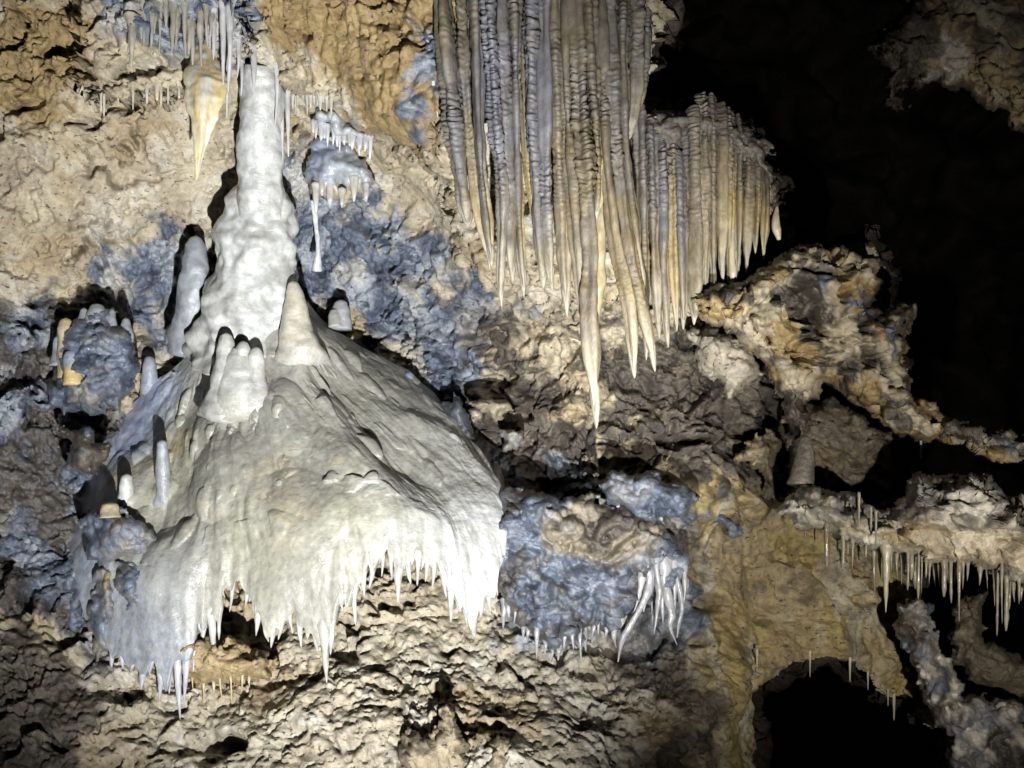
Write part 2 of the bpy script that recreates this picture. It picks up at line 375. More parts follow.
# ------------------------------------------------------------------ rocks, shelves: closed solids grown from an outline
def solid(name, poly, d0, bulge, mat, thick=.6, step=1.6, slope=(0, 0), edge=30, rough=1., smoothk=0., warp=5, seed=0, attrs=None, parent=None, ribs=0., wl=22, zscale=1.3, pits=.5):
    poly = np.asarray(poly, float)
    mn, mx = poly.min(0) - 14, poly.max(0) + 14
    X, Y = np.meshgrid(np.arange(mn[0], mx[0], step), np.arange(mn[1], mx[1], step)); r, c = X.shape
    a, b = X.ravel(), Y.ravel()
    qq = np.stack([a / wl, b / wl, a * 0 + seed * 1.7], -1)
    sd = poly_sdf(a + fbm(qq, 4, 400 + seed) * warp * 2, b + fbm(qq + 5, 4, 420 + seed) * warp * 2, poly)
    ins = (sd < 0).reshape(r, c)
    cells = ins[:-1, :-1] & ins[1:, :-1] & ins[1:, 1:] & ins[:-1, 1:]
    s = np.clip(-sd / edge, 0, 1)
    prof = np.sqrt(1 - (1 - s) ** 2)
    cx, cy = poly.mean(0)
    base = d0 + slope[0] * (a - cx) / 100 + slope[1] * (b - cy) / 100
    front = base - bulge * prof
    V = Parr(a, b, front)
    nn = face_camera_side(grid_normals(V, r, c)); nn = nn * .6 + np.array([0, -.4, 0])
    ww = np.stack([fbm(V * 2 + k * 7.7 + seed, 3, 430 + k) for k in range(3)], -1) * .15
    Q = V + ww + seed * 3.1
    ha, _, _ = facets(Q * np.array([1, 1, zscale]), 4., 440 + seed); hb, _, _ = facets(Q * np.array([1, 1, zscale]) + 3, 9., 450 + seed)
    hc, _, _ = facets(Q + 8, 18., 455 + seed)
    dsp = rough * (.34 * ha +   .34 * hb + .2 * hc + .06 * fbm(V * 5, 4, 460 + seed) - .12 * pits * sstep(.12, .4, fbm(Q * np.array([4, 4, 5.5]), 3, 470 + seed)))
    if smoothk:
        fk, _, _, rk = worley(Q * 6.5, 480 + seed); fk2, _, _, _ = worley(Q * 15, 490 + seed)
        dsp = dsp + smoothk * (np.sqrt(np.clip(1 - (fk / .8) ** 2, 0, 1)) * .09 * (.3 + .7 * rk[:, 0]) + np.sqrt(np.clip(1 - (fk2 / .8) ** 2, 0, 1)) * .022 + .06 * fbm(V * 2.2, 3, 495 + seed))
    if ribs:
        dsp = dsp + ribs * .1 * np.abs(perlin(np.stack([V[:, 0] * 8, V[:, 1] * 3, V[:, 2] * 1.3], -1), 497 + seed))
    V = V + nn * (dsp * (.06 + .94 * s))[:, None]
    B = Parr(a, b, base + thick * prof + .02)
    ij = np.argwhere(cells)
    i00 = ij[:, 0] * c + ij[:, 1]
    quad = np.stack([i00, i00 + c, i00 + c + 1, i00 + 1], -1)
    N0 = r * c
    # boundary edges -> bridge
    e = np.concatenate([quad[:, [0, 1]], quad[:, [1, 2]], quad[:, [2, 3]], quad[:, [3, 0]]])
    key = np.sort(e, 1); code = key[:, 0].astype(np.int64) * N0 + key[:, 1]
    u, inv, cnt = np.unique(code, return_inverse=True, return_counts=True)
    be = e[cnt[inv] == 1]
    allV = np.concatenate([V, B])
    faces = np.concatenate([quad, (quad + N0)[:, ::-1], np.stack([be[:, 1], be[:, 0], be[:, 0] + N0, be[:, 1] + N0], -1)])
    used = np.unique(faces); remap = np.zeros(2 * N0, np.int64); remap[used] = np.arange(len(used))
    at = {}
    for k, fn in (attrs or {}).items():
        v = fn(a, b, V) if callable(fn) else np.full(N0, float(fn))
        at[k] = np.concatenate([v, v])[used]
    org = P(cx, poly[:, 1].max(), d0)
    return mk(name, allV[used], remap[faces], mat, parent, org, at)

def nz(scale, lo, hi, seed):
    return lambda a, b, V: sstep(lo, hi, fbm(V * scale, 4, seed))

# ------------------------------------------------------------------ dripstone: tubes along a path
def catmull(pts, n):
    pts = np.asarray(pts, float)
    if len(pts) == 2: 
        t = np.linspace(0, 1, n)[:, None]; return pts[0] * (1 - t) + pts[1] * t
    p = np.concatenate([[2 * pts[0] - pts[1]], pts, [2 * pts[-1] - pts[-2]]])
    t = np.linspace(0, len(pts) - 1 - 1e-6, n); i = t.astype(int); f = (t - i)[:, None]
    a, b, c, e = p[i], p[i + 1], p[i + 2], p[i + 3]
    return .5 * (2 * b + (c - a) * f + (2 * a - 5 * b + 4 * c - e) * f ** 2 + (3 * b - a - 3 * c + e) * f ** 3)

def tube(path, prof, nseg=14, nring=30, lump=.15, lfreq=6., ripple=0., rlen=.045, depth_ratio=1., seed=0, chevron=0., flute=0, keel=0.):
    """path: world points; prof: [(t, radius)...]; returns V, faces, t of every vertex, angle"""
    c = catmull(path, nring)
    tt = np.linspace(0, 1, nring)
    r = np.interp(tt, [k[0] for k in prof], [k[1] for k in prof])
    seg = np.concatenate([[0], np.cumsum(np.linalg.norm(np.diff(c, axis=0), axis=1))])
    th = np.linspace(0, 2 * math.pi, nseg, endpoint=False)
    T, A = np.meshgrid(np.arange(nring), th, indexing='ij'); T = T.ravel(); A = A.ravel()
    base = c[T]
    dirv = np.stack([np.cos(A), np.sin(A) * depth_ratio, np.zeros_like(A)], -1)
    tan = np.gradient(c, axis=0); tan /= np.linalg.norm(tan, axis=1, keepdims=True) + 1e-9
    tn = tan[T]; dirv = dirv - tn * (dirv * tn).sum(-1, keepdims=True)
    R = r[T]
    pos = base + dirv * R[:, None]
    k = 1 + lump * fbm((pos + seed * 3.3) * lfreq, 3, 500 + seed % 50) * 1.6
    if ripple:
        ca = np.stack([seg[T] / rlen + .35 * chevron * np.abs(np.cos(A)) , np.cos(A) * .8 + seed * 1.7, np.sin(A) * .8], -1)
        rp = ripple if not callable(ripple) else ripple(tt[T])
        k = k + rp * 1.5 * (np.abs(perlin(ca, 510)) + .5 * perlin(ca * np.array([2.1, 1.6, 1.6]), 511) - .25) * np.clip(.7 + 2.2 * perlin((pos + seed * 2.) * 2.2, 512), 0, 1.7)
    if keel:
        k = k + keel * np.clip(np.cos(A + math.pi / 2), 0, 1) ** 5 + .5 * keel * np.cos(3 * A + 1.9 * seed + 1.5 * perlin((pos + seed) * 1.5, 514)) + .3 * keel * np.cos(5 * A + seed + 2 * perlin((pos + seed) * 2, 515))
    if flute:
        k = k + .12 * np.cos(flute * A + 3 * perlin((pos + seed) * 2, 513))
    pos = base + dirv * (R * k)[:, None]
    i = np.arange(nring * nseg).reshape(nring, nseg); j = np.roll(i, -1, 1)
    quads = np.stack([i[:-1], j[:-1], j[1:], i[1:]], -1).reshape(-1, 4)
    V = np.concatenate([pos, c[:1], c[-1:]])
    n0 = nring * nseg
    tri = np.concatenate([np.stack([j[0], i[0], np.full(nseg, n0)], -1), np.stack([i[-1], j[-1], np.full(nseg, n0 + 1)], -1)])
    return V, [quads, tri], np.concatenate([tt[T], [0, 1]]), np.concatenate([A, [0, 0]])

_s = [0]
def drip(name, pts, w, mat=None, parent=None, prof=None, label=None, cat=None, group=None, attrs=None, nseg=12, nring=None, **kw):
    """pts: [(px, py, d)] from root to tip; w: width in photograph pixels at the root"""
    _s[0] += 1
    path = [P(*p) for p in pts]
    rr = w * .5 * pts[0][2] / F
    prof = prof or [(0, .5), (.06, 1.25), (.15, .95), (.5, .62), (.85, .34), (.96, .2), (1, .06)]
    L = sum(np.linalg.norm(path[i + 1] - path[i]) for i in range(len(path) - 1))
    V, Fc, t, A = tube(path, [(a, b * rr) for a, b in prof], nseg=nseg, nring=nring or int(np.clip(L / .012, 10, 90)), seed=_s[0], **kw)
    at = {}
    for k, v in (attrs or {}).items():
        at[k] = v(t, A, V) if callable(v) else np.full(len(V), float(v))
    o = mk(name, V, Fc, mat or M_drip, parent, path[0], at)
    return tag(o, label, cat, group)

def stalagmite(pts, prof, label, mat=None, attrs=None, name='stalagmite', cat='stalagmite', group=None, parent=None, foot=None, sink=.02, **kw):
    """prof: [(py, half width in px)...] top to bottom along the path given by pts (root at the last point)"""
    _s[0] += 1
    if foot is not None:
        dm = on_mound(pts[-1][0], pts[-1][1] - foot, pts[-1][2]); pts = [(p[0], p[1], dm + sink + .02 * k) for k, p in enumerate(pts)]
        prof = prof + [(prof[-1][0] + 10, prof[-1][1] * 1.12)]; pts = pts + [(pts[-1][0], pts[-1][1] + 10, pts[-1][2] + .12)]
    d0 = pts[-1][2]
    path = [P(*p) for p in pts]
    c_ = catmull(path, 240); zs = np.linspace(c_[0, 2], c_[-1, 2], 25)
    path = [np.array([np.interp(-z_, -c_[:, 2], c_[:, 0]), np.interp(-z_, -c_[:, 2], c_[:, 1]), z_]) for z_ in zs]
    ya, yb = prof[0][0], prof[-1][0]
    kw.setdefault('lump', .12); kw.setdefault('nseg', 28)
    V, Fc, t, A = tube(path, [((y - ya) / (yb - ya), r * d0 / F) for y, r in prof], nring=kw.pop('nring', int(max(20, (yb - ya) / 1.6))), seed=_s[0], **kw)
    at = {k: (v(t, A, V) if callable(v) else np.full(len(V), float(v))) for k, v in (attrs or {}).items()}
    o = mk(name, V, Fc, mat or M_flow, parent, path[-1], at)
    return tag(o, label, cat, group) if label else o

# ------------------------------------------------------------------ the great flowstone mound
TOP = [(204,342,8.65),(209,332,8.45),(225,324,8.24),(252,320,8.14),(279,315,8.2),(298,308,8.38),(306,300,8.75)]
RIM = [(64,475,8.5),(60,545,8.2),(80,620,7.65),(108,650,7.42),(145,658,7.25),(188,642,7.18),(208,600,7.25),(240,590,7.2),(272,612,7.1),(312,618,7.05),(345,585,7.03),(370,560,7.05),(405,548,7.08),(440,556,7.15),
       (465,598,7.18),(488,604,7.22),(501,576,7.3),(507,540,7.45),(499,500,7.8),(474,460,8.35),(444,422,8.8)]
nu, nv = 560, 400
top = catmull([P(*p) for p in TOP], nu); rim = catmull([P(*p) for p in RIM], nu)
t = np.linspace(0, 1.22, nv)
rim[:, 2] += .09
ctl = top * .74 + rim * .26; ctl[:, 2] = top[:, 2] * .60 + rim[:, 2] * .40
ctl2 = rim * .95 + top * .05; ctl2[:, 2] = rim[:, 2] * .72 + top[:, 2] * .28
tb = np.clip(t, 0, 1)[:, None, None]
S = (1 - tb) ** 3 * top + 3 * (1 - tb) ** 2 * tb * ctl + 3 * (1 - tb) * tb ** 2 * ctl2 + tb ** 3 * rim
kr = np.exp(-.5 * (np.arange(-66, 67) / 24.) ** 2); kr /= kr.sum()
Sp = np.pad(S, ((0, 0), (66, 66), (0, 0)), mode='reflect', reflect_type='odd')
Sm = np.stack([np.stack([np.convolve(Sp[i, :, k], kr, 'valid') for k in range(3)], -1) for i in range(nv)])
wt_ = (1 - sstep(.72, 1.0, t))[:, None, None]
S = Sm * wt_ + S * (1 - wt_)
curl = np.clip(t - 1, 0, 1)[:, None]
S[:, :, 1] += curl * 2.6; S[:, :, 2] += curl * .35
V = S.reshape(-1, 3); nn = face_camera_side(grid_normals(V, nv, nu))
U, T = np.meshgrid(np.linspace(0, 1, nu), t); U = U.ravel(); T = T.ravel()
low = sstep(.75, 1., T)
nn[:, 2] *= 1 - low; nn[:, 0] *= 1 - .6 * low
# lobes that run down the slope, terraces and knobs
lob = np.zeros_like(U)
for u0, wd, t0, amp in [(.20,.055,.66,.15),(.27,.045,.74,.09),(.365,.07,.62,.12),(.46,.05,.68,.10),(.55,.06,.6,.07),(.65,.06,.62,.05),(.735,.06,.80,.05),(.80,.06,.7,.05),(.12,.05,.6,.12),(.30,.045,.36,.06),(.50,.05,.3,.05),(.60,.04,.2,.05),(.41,.03,.45,.04)]:
    lob += .45 * amp * np.sqrt(np.clip(1 - ((U - u0 - .02 * np.sin(T * 6 + u0 * 30)) / wd) ** 2, 0, 1)) * sstep(t0 - .22, t0 + .12, T)
flow = fbm(np.stack([U * 22 + .8 * perlin(V * 1.5, 601), T * 2.4, U * 0], -1), 3, 600)
def knobs(fu, ft, seed, dens):
    Uw = U + .012 * perlin(V * 3, 602)
    cell, _, vv, rk = worley(np.stack([Uw * fu, T * ft, U * 0 + seed], -1).astype(np.float32), 610 + seed)
    e = np.hypot(vv[:, 0], vv[:, 1] * np.where(vv[:, 1] > 0, .6, 1.1))
    return np.clip(1 - (e / .42) ** 2, 0, 1) ** .8 * (rk[:, 0] > dens) * (.35 + .65 * rk[:, 1])
kn = (.05 * knobs(22, 9, 0, .74) + .012 * knobs(46, 17, 3, .72)) * sstep(.10, .22, T) * sstep(.86, .6, T)
pop = ridged(V * 7, 3, 630) - .8
right = sstep(.45, .65, U)
for u0, t0, wu, wt, amp in [(.22,.80,.10,.22,.16),(.33,.55,.09,.2,.10),(.45,.70,.10,.2,.12),(.57,.66,.09,.26,.06),(.68,.80,.12,.26,.05),(.30,.30,.08,.14,.06),(.50,.36,.08,.14,.07),(.64,.40,.08,.2,.03),(.13,.6,.07,.2,.12),(.40,.86,.05,.12,.08)]:
    e = ((U - u0 - .012 * np.sin(T * 9)) / wu) ** 2 + (np.where(T > t0, .8, 1.2) * (T - t0) / wt) ** 2
    lob = np.maximum(lob, amp * np.sqrt(np.clip(1 - e, 0, 1)) ** 1.3)
dsp = .8 * lob * (1 - .35 * low) + .02 * flow * sstep(.15, .4, T) + kn + .07 * fbm(V * 1.5, 2, 640) + .007 * pop * sstep(.5, .8, T) * (.3 + .7 * right) + .004 * fbm(V * 14, 3, 650)
FRINGE = [(112,668,8),(122,668,9),(133,672,9),(143,690,10),(152,674,8),(161,702,10),(170,694,8),(178,720,11),(186,704,8),(194,672,8),(203,652,8),(212,657,11),(219,640,8),(232,612,7),(247,606,6),(258,636,8),(266,642,8),(273,648,9),(281,640,8),(290,634,7),
          (300,648,7),(308,640,8),(316,652,9),(325,683,13),(332,655,9),(340,612,8),(347,602,7),(354,625,9),(364,598,7),(372,588,7),(383,577,7),(391,580,7),(398,604,9),(408,584,7),(418,586,8),(427,582,7),(434,588,8),(444,598,9),(451,622,9),(459,612,9),(466,624,9),(473,638,10),(481,618,9),(489,614,8),(496,596,7),(377,568,5),(403,570,5),(413,566,5),(423,570,5),(440,580,5),(359,590,5),(350,590,5),(320,640,6),(270,630,5),(168,680,6),(148,676,6),(129,664,6),(456,600,5),(470,615,6)]
# the hem runs out into its drips
_px = 512 + V[:, 0] / V[:, 1] * F; _py = 384 - (V[:, 2] - CAMZ) / V[:, 1] * F
_rim = np.stack([512 + rim[:, 0] / rim[:, 1] * F, 384 - (rim[:, 2] - CAMZ) / rim[:, 1] * F], -1)
for x, yt, wpx in FRINGE:
    ry = _rim[np.argmin(np.abs(_rim[:int(nu * .84), 0] - x)), 1]
    L = np.clip((yt - ry) * .42, 4, 26) * 7.2 / F
    V[:, 2] -= L * sstep(.84, 1.0, T) * np.exp(-np.abs((_px - x) / (wpx * .62)) ** 1.6) * (U < .86)
# scalloped hem between the drips
hem = np.abs(perlin(np.stack([U * 46, U * 0, U * 0 + .5], -1), 660)) * 2
V[:, 2] += sstep(.9, 1., T) * (.10 * hem - .05)
dsp *= sstep(0, .06, T) * (1 - .5 * sstep(1.05, 1.2, T))
V = V + nn * dsp[:, None]
# the mound swells up into the feet of the stalagmites that grow on it
_px = 512 + V[:, 0] / V[:, 1] * F; _py = 384 - (V[:, 2] - CAMZ) / V[:, 1] * F
for fx, fy, sg, amp in [(239,392,20,.22),(300,346,15,.16),(164,494,8,.08),(127,500,9,.08),(150,382,9,.08),(190,344,20,.14),(252,330,40,.05)]:
    g = np.exp(-(np.hypot((_px - fx), (_py - fy) * .75) / sg) ** 1.5) * sstep(0, .03, T)
    V = V + g[:, None] * amp * np.array([0, -.75, .6])
m_o = P(275, 640, 7.3)
mound = mk('flowstone_mound', V, grid_faces(nv, nu), M_flow, None, m_o, attrs={  # stone tones blue, grey and pale also carry painted lamp pool and falloff
    'blue': np.clip(sstep(.16, .04, U) * .9 + .5 * sstep(.34, .22, U) * sstep(.55, .9, T), 0, 1),
    'grey': np.clip(sstep(.80, .5, T) * sstep(.2, .35, U) * .6 + .4 * sstep(-.1, .4, fbm(V * 1.5, 3, 655)), 0, .85),
    'pale': np.clip(.9 * sstep(.36, .03, T + .1 * fbm(V * 2.4, 3, 662)) + sstep(.55, .72, U + .1 * fbm(V * 2.4, 3, 660)) * sstep(.42, .68, T + .12 * fbm(V * 2.4, 3, 661)) + .25 * sstep(.8, 1., T) * sstep(.3, .45, U), 0, 1) * .8,
    'ochre': .35 * sstep(.1, .4, fbm(V * 1.8, 3, 670)) * sstep(.9, .5, T)})
tag(mound, 'huge cone of cream flowstone spreading below the white column, fringed with drips', 'flowstone')
bpy.context.view_layer.update()
def surface(ob, x, y, default):
    """depth of a surface where it is seen at (x, y)"""
    dr = Vector(P(x, y, 1.) - np.array([0, 0, CAMZ])).normalized()
    r = ob.ray_cast(Vector((0, 0, CAMZ)) - ob.location, dr)
    return (r[1] + ob.location).y if r[0] else default
def on_mound(x, y, default): return surface(mound, x, y, default)
def hem(ob, x, y_low, y_high, far=99.):
    """the lowest point of a thing above (x, y_low): (y, depth)"""
    y = y_low
    while y > y_high:
        dd = surface(ob, x, y, None)
        if dd is not None and dd < far: return y, dd
        y -= 1.
    return None
def on_wall(x, y, default=8.): return surface(wall, x, y, default)

# the fringe of drips along its rim, parts of the mound
_r0 = V.reshape(nv, nu, 3)[np.searchsorted(t, .97)]
rimpx = np.array([[512 + v[0] / v[1] * F, 384 - (v[2] - CAMZ) / v[1] * F, v[1]] for v in _r0])
def rim_at(x):
    k = np.argmin(np.abs(rimpx[:int(nu * .84), 0] - x)); return rimpx[k]
for i in range(40):
    x = random.uniform(112, 500); near = min(FRINGE, key=lambda k: abs(k[0] - x))
    FRINGE.append((x, min(near[1] - 4, rim_at(x)[1] + random.uniform(6, 24)), random.uniform(3, 5)))
for x, yt, wpx in FRINGE:
    wpx *= random.uniform(.75, 1.05)
    rx, ry, rd = rim_at(x)
    ry = min(ry, yt - 10)
    s = random.uniform(-3, 3)
    drip('drip', [(x - s * .5, ry - 16, rd + .06), (x, (ry * .6 + yt * .4), rd + .03), (x + s, yt, rd + .05)], wpx, parent=mound,
         attrs={'blue': .75 if x < 200 else .15, 'grey': .2}, lump=.22, lfreq=9, prof=[(0, .4), (.25, 1.15), (.5, .78), (.8, .42), (.95, .22), (1, .06)])

# ------------------------------------------------------------------ column and stalagmites
DR = dict(ripple=.10, rlen=.16, lfreq=4.)
col = tag(bpy.data.objects.new('stalagmite_column', None), 'tall white tiered column rising from the top of the flowstone mound to the roof', 'column'); C.objects.link(col); col.location = Vector(P(250, 360, 8.2))
def blotch(f, a, b, sd, k): return lambda t, A, V: k * sstep(a, b, fbm(V * f, 4, sd))
stalagmite([(262,66,7.74),(258,240,8.08)], [(66,16),(78,20),(90,21.5),(100,21),(140,22),(178,23),(192,24),(215,22),(240,20)], None, name='shaft', parent=col, nring=150, nseg=72, ripple=.02, rlen=.11, lump=.13, lfreq=3.6,
           attrs={'blue': blotch(2.2, 0, .3, 700, .4), 'pale': .8, 'grey': blotch(5, .1, .3, 702, .3)})
stalagmite([(260,184,8.06),(252,362,8.42)], [(184,18),(192,25),(200,30),(222,36),(232,38),(262,40),(268,42),(300,45),(312,48),(335,58),(362,64)], None, name='tiered_base', parent=col, nring=200, nseg=96, ripple=.035, rlen=.16, lump=.17, lfreq=3.,
           attrs={'blue': blotch(2.2, -.05, .3, 700, .35), 'pale': .75, 'grey': blotch(4, .1, .3, 703, .3)})
stalagmite([(196,236,8.35),(194,290,8.35),(190,352,8.5)], [(236,1),(238,5),(246,9),(270,14),(300,17),(320,18),(352,22)], 'grey-blue conical stalagmite standing left of the white column', attrs={'blue': .6, 'grey': .2}, nseg=40, **DR)
tri = tag(bpy.data.objects.new('stalagmite', None), 'squat bright cream stalagmite with three tips on the upper mound', 'stalagmite'); C.objects.link(tri); tri.location = Vector(P(238, 405, 7.3))
for xx, ya, yb, hw in ((226,333,404,17),(243,341,404,14),(256,347,404,13)):
    stalagmite([(xx,ya,7.42),(xx+1,yb,7.3)], [(ya,1),(ya+2,5),(ya+8,8),(ya+30,hw*.7),(yb - 16,hw*.9),(yb,hw*1.5)], None, name='tip', parent=tri, attrs={'pale': .6}, foot=8, **DR)
stalagmite([(240,348,7.4),(239,402,7.3)], [(348,9),(356,15),(375,20),(402,27)], None, name='body', parent=tri, attrs={'pale': lambda t, A, V: .6 * (1 - sstep(.6, 1, t))}, foot=8, sink=.05, **DR)
stalagmite([(293,281,7.95),(296,320,7.85),(300,352,7.75)], [(281,1),(283,5),(290,8),(310,12),(335,17),(346,21),(352,25)], 'cream yellow-tinged stalagmite leaning against the right foot of the white column', attrs={'ochre': lambda t, A, V: .4 * (1 - sstep(.6, 1, t)), 'pale': .4}, foot=10, **DR)
stalagmite([(341,300,8.75),(341,330,8.7)], [(300,1),(302,6),(310,9),(330,10)], 'taller pale knob of a stalagmite pair on the slope right of the column', group='small stalagmites by the blue wall', attrs={'blue': .4})
stalagmite([(334,309,8.7),(335,328,8.65)], [(309,1),(311,5),(317,7),(328,8)], 'shorter pale knob of a stalagmite pair on the slope right of the column', group='small stalagmites by the blue wall', attrs={'blue': .2})
stalagmite([(409,372,8.6),(408,404,8.55)], [(372,1),(374,5),(382,7),(404,9)], 'lone bluish stalagmite at the edge of the mound near the blue wall', group='small stalagmites by the blue wall', attrs={'blue': .85})
stalagmite([(162,440,7.32),(163,470,7.3),(164,500,7.25)], [(440,1),(442,5),(450,6),(475,7),(492,8),(500,11)], 'slim blue-grey stalagmite like a finger on the left side of the mound', attrs={'blue': .6, 'grey': .3}, lump=.12, foot=3)
stalagmite([(127,474,7.5),(126,492,7.48),(124,506,7.45)], [(474,1),(476,5),(485,7),(506,8)], 'stubby white stalagmite next to the ochre stump', attrs={'pale': .6, 'blue': .2}, foot=3)
stalagmite([(109,502,7.42),(109,518,7.4)], [(500,1),(501,4),(503,7),(508,8.6),(518,11)], 'short blunt ochre stump on the small shelf beside the mound', attrs={'ochre': .75, 'grey': .5}, lump=.3)
stalagmite([(149,356,8.3),(149,388,8.2)], [(356,1),(358,5),(364,7),(388,8)], 'small grey stalagmite between the blue boulder and the mound', attrs={'blue': .6}, group='small stalagmites around the blue boulder', foot=3)
stalagmite([(66,318,7.95),(67,378,7.9)], [(318,1),(320,5),(328,8),(378,10)], 'ochre-stained stalagmite on the outer end of the blue boulder', attrs={'ochre': .5, 'blue': .4}, group='small stalagmites around the blue boulder')
stalagmite([(72,350,7.8),(73,385,7.76)], [(350,1),(352,6),(360,9),(385,10)], 'blue stump with ochre foot low on the outer side of the blue boulder', attrs={'blue': .7, 'ochre': lambda t, A, V: sstep(.4, .7, t)}, group='small stalagmites around the blue boulder')
for (x, ya_, yb_, hw, lab) in [(84,308,330,6,'small stub on the shoulder of the blue boulder next to its crowning knob'), (112,309,332,5,'slim stub on the inner shoulder of the blue boulder'), (126,318,342,6,'low stub on the inner edge of the blue boulder'), (58,336,366,6,'thin stub against the wall at the outer end of the blue boulder')]:
    stalagmite([(x, ya_, 7.98), (x, yb_, 7.94)], [(ya_, 1), (ya_ + 2, hw * .6), (ya_ + 8, hw * .85), (yb_, hw * 1.4)], lab, attrs={'blue': .7, 'grey': .3}, group='small stalagmites around the blue boulder', lump=.2)
stalagmite([(97,304,8.0),(97,325,7.95)], [(304,1),(306,6),(312,9),(325,12)], 'rounded knob crowning the blue boulder', attrs={'blue': .5}, group='small stalagmites around the blue boulder')
for (x, y, hw, hh) in [(279,408,7,13),(255,412,6,10),(280,484,6,10),(212,430,8,12),(236,490,8,12),(182,420,7,11),(197,445,7,12)]:
    stalagmite([(x, y - hh * .5, 7.4), (x, y + hh, 7.3)], [(y - hh * .5, 1), (y - hh * .38, hw * .6), (y, hw * .95), (y + hh, hw)], None, parent=mound, name='knob', attrs={'grey': .35, 'pale': .1}, foot=hh * .6, sink=.05)

# ------------------------------------------------------------------ left boulder and shelf
bl = lambda v: (lambda a, b, V: np.clip(v + .4 * fbm(V * 3, 3, 720), 0, 1))
tag(solid('boulder', [(52,330),(75,318),(100,306),(128,322),(140,345),(138,380),(118,408),(90,420),(60,420),(50,390)], 8.2, .45, M_wet, rough=.45, smoothk=.55, seed=3, attrs={'blue': bl(.85), 'ochre': nz(4, .15, .4, 721)}),
    'big rounded blue-grey boulder with stalagmites at the left of the mound', 'boulder')
tag(solid('rock_shelf', [(82,530),(95,512),(120,505),(148,522),(158,540),(150,562),(120,572),(90,560)], 7.62, .3, M_wet, rough=.4, smoothk=.5, seed=4, attrs={'blue': bl(.7), 'ochre': lambda a, b, V: .8 * sstep(16, 4, np.hypot((a - 118) / 1.8, b - 534))}),
    'small blue-grey shelf carrying the ochre stump', 'rock')
tag(solid('flowstone_lobe', [(92,580),(108,566),(122,590),(118,640),(100,664),(86,630)], 7.62, .28, M_wet, rough=.25, smoothk=.4, seed=5, attrs={'ochre': lambda a, b, V: sstep(20, 8, np.hypot(a - 106, (b - 600) / 2)), 'blue': bl(.6)}),
    'narrow ochre-streaked lobe of stone hanging at the left foot of the mound', 'flowstone')
for pl, lab, sd, dd in [([(52,600),(80,560),(92,600),(86,650),(60,640)], 'dark blue bulge of rock low at the left edge of the mound', 6, 7.95),
                    ([(120,560),(150,565),(150,600),(128,610),(112,590)], 'blue-grey lump under the small shelf with the stump', 7, 7.5),
                    ([(62,430),(90,425),(110,450),(92,480),(66,470)], 'blue rounded rock beneath the big blue boulder', 8, 7.75)]:
    tag(solid('rock', pl, dd, .3, M_wet, rough=.5, smoothk=.6, seed=sd, attrs={'blue': bl(.85), 'dark': nz(3, 0, .4, 730 + sd)}), lab, 'rock')

# ------------------------------------------------------------------ stalactites of the upper left
drip('stalactite', [(205,48,7.5),(204,85,7.34),(202,130,7.3),(196,180,7.32)], 26, prof=[(0,.8),(.2,1.15),(.34,1.5),(.46,1.42),(.6,.9),(.72,.55),(.9,.25),(1,.05)], nseg=40, nring=110, lump=.24, lfreq=5, depth_ratio=.6, flute=5, keel=.12,
     label='broad cream dagger-shaped stalactite left of the white column', cat='stalactite', attrs={'ochre': lambda t, A, V: np.clip(.5 + 1.2 * fbm(V * np.array([14, 14, 2.]), 3, 735), 0, .8)})
UL = [(222,0,85,9),(229,5,92,8),(226,55,118,7),(213,10,60,8),(238,40,78,6),(241,60,96,5),(253,48,90,8),(248,62,100,5),(276,62,125,6),(281,95,160,6),(287,90,157,7),(273,92,140,5)]
for i, (x, a, b, wd) in enumerate(UL):
    big = i in (0, 1, 2)
    dw = min(on_wall(x, a, 7.5), 8.0) - .02
    drip('stalactite', [(x, a - 3, dw + .05), (x + 1, (a + b) / 2, dw), (x + random.uniform(-1, 2), b, dw)], wd, cat='stalactite', group='white stalactites around the column head',
         label='long white stalactite between the cream dagger and the column head' if big else ('thin white stalactite just right of the column head' if x > 270 else 'short white stalactite over the column head'), attrs={'blue': .25}, lump=.2)
for i in range(15):
    x = 286 + i * 3.2 + random.uniform(-1.2, 1.2); yb = random.choice([102, 106, 109, 113]) + random.uniform(-2, 2)
    dw = on_wall(x, 95, 7.6)
    drip('stalactite', [(x, 90, dw + .04), (x, yb, dw)], random.uniform(3.5, 8), cat='stalactite', group='short stalactites in a row right of the column', label='short stubby stalactite in the even row right of the column head', attrs={'blue': .2, 'ochre': .15}, nseg=8)
for x, b, wd in [(101,112,3),(104,117,3),(118,106,2.4),(133,110,3.2),(147,104,4),(157,101,5),(161,106,3),(168,104,2.4),(179,99,3)]:
    dw = on_wall(x, 84, 7.5)
    drip('soda_straw', [(x, 84, dw + .03), (x, (84 + b) / 2, dw), (x, b, dw)], wd, cat='stalactite', group='straws under the upper left overhang', label='tiny straw stalactite under the overhang beside the cream dagger', attrs={'blue': .1, 'ochre': .25}, nseg=8, prof=[(0,1.3),(.3,1),(.9,.6),(1,.2)])
for i in range(16):
    x = 128 + i * 5.5 + random.uniform(-2, 2); y = 6 + random.uniform(-8, 14)
    L = random.uniform(22, 60)
    dw = on_wall(x, y, 7.4)
    drip('stalactite', [(x, y - 4, dw + .05), (x, y + L * .4, dw), (x + random.uniform(-2, 2), y + L, dw)], random.uniform(5, 11), cat='stalactite', group='knobbly stalactites along the top left roof', label='knobbly blue-grey stalactite in the cluster at the top of the upper left wall', attrs={'blue': .55 if y < 15 else .3, 'ochre': .25, 'grey': .5}, lump=.35, lfreq=7)
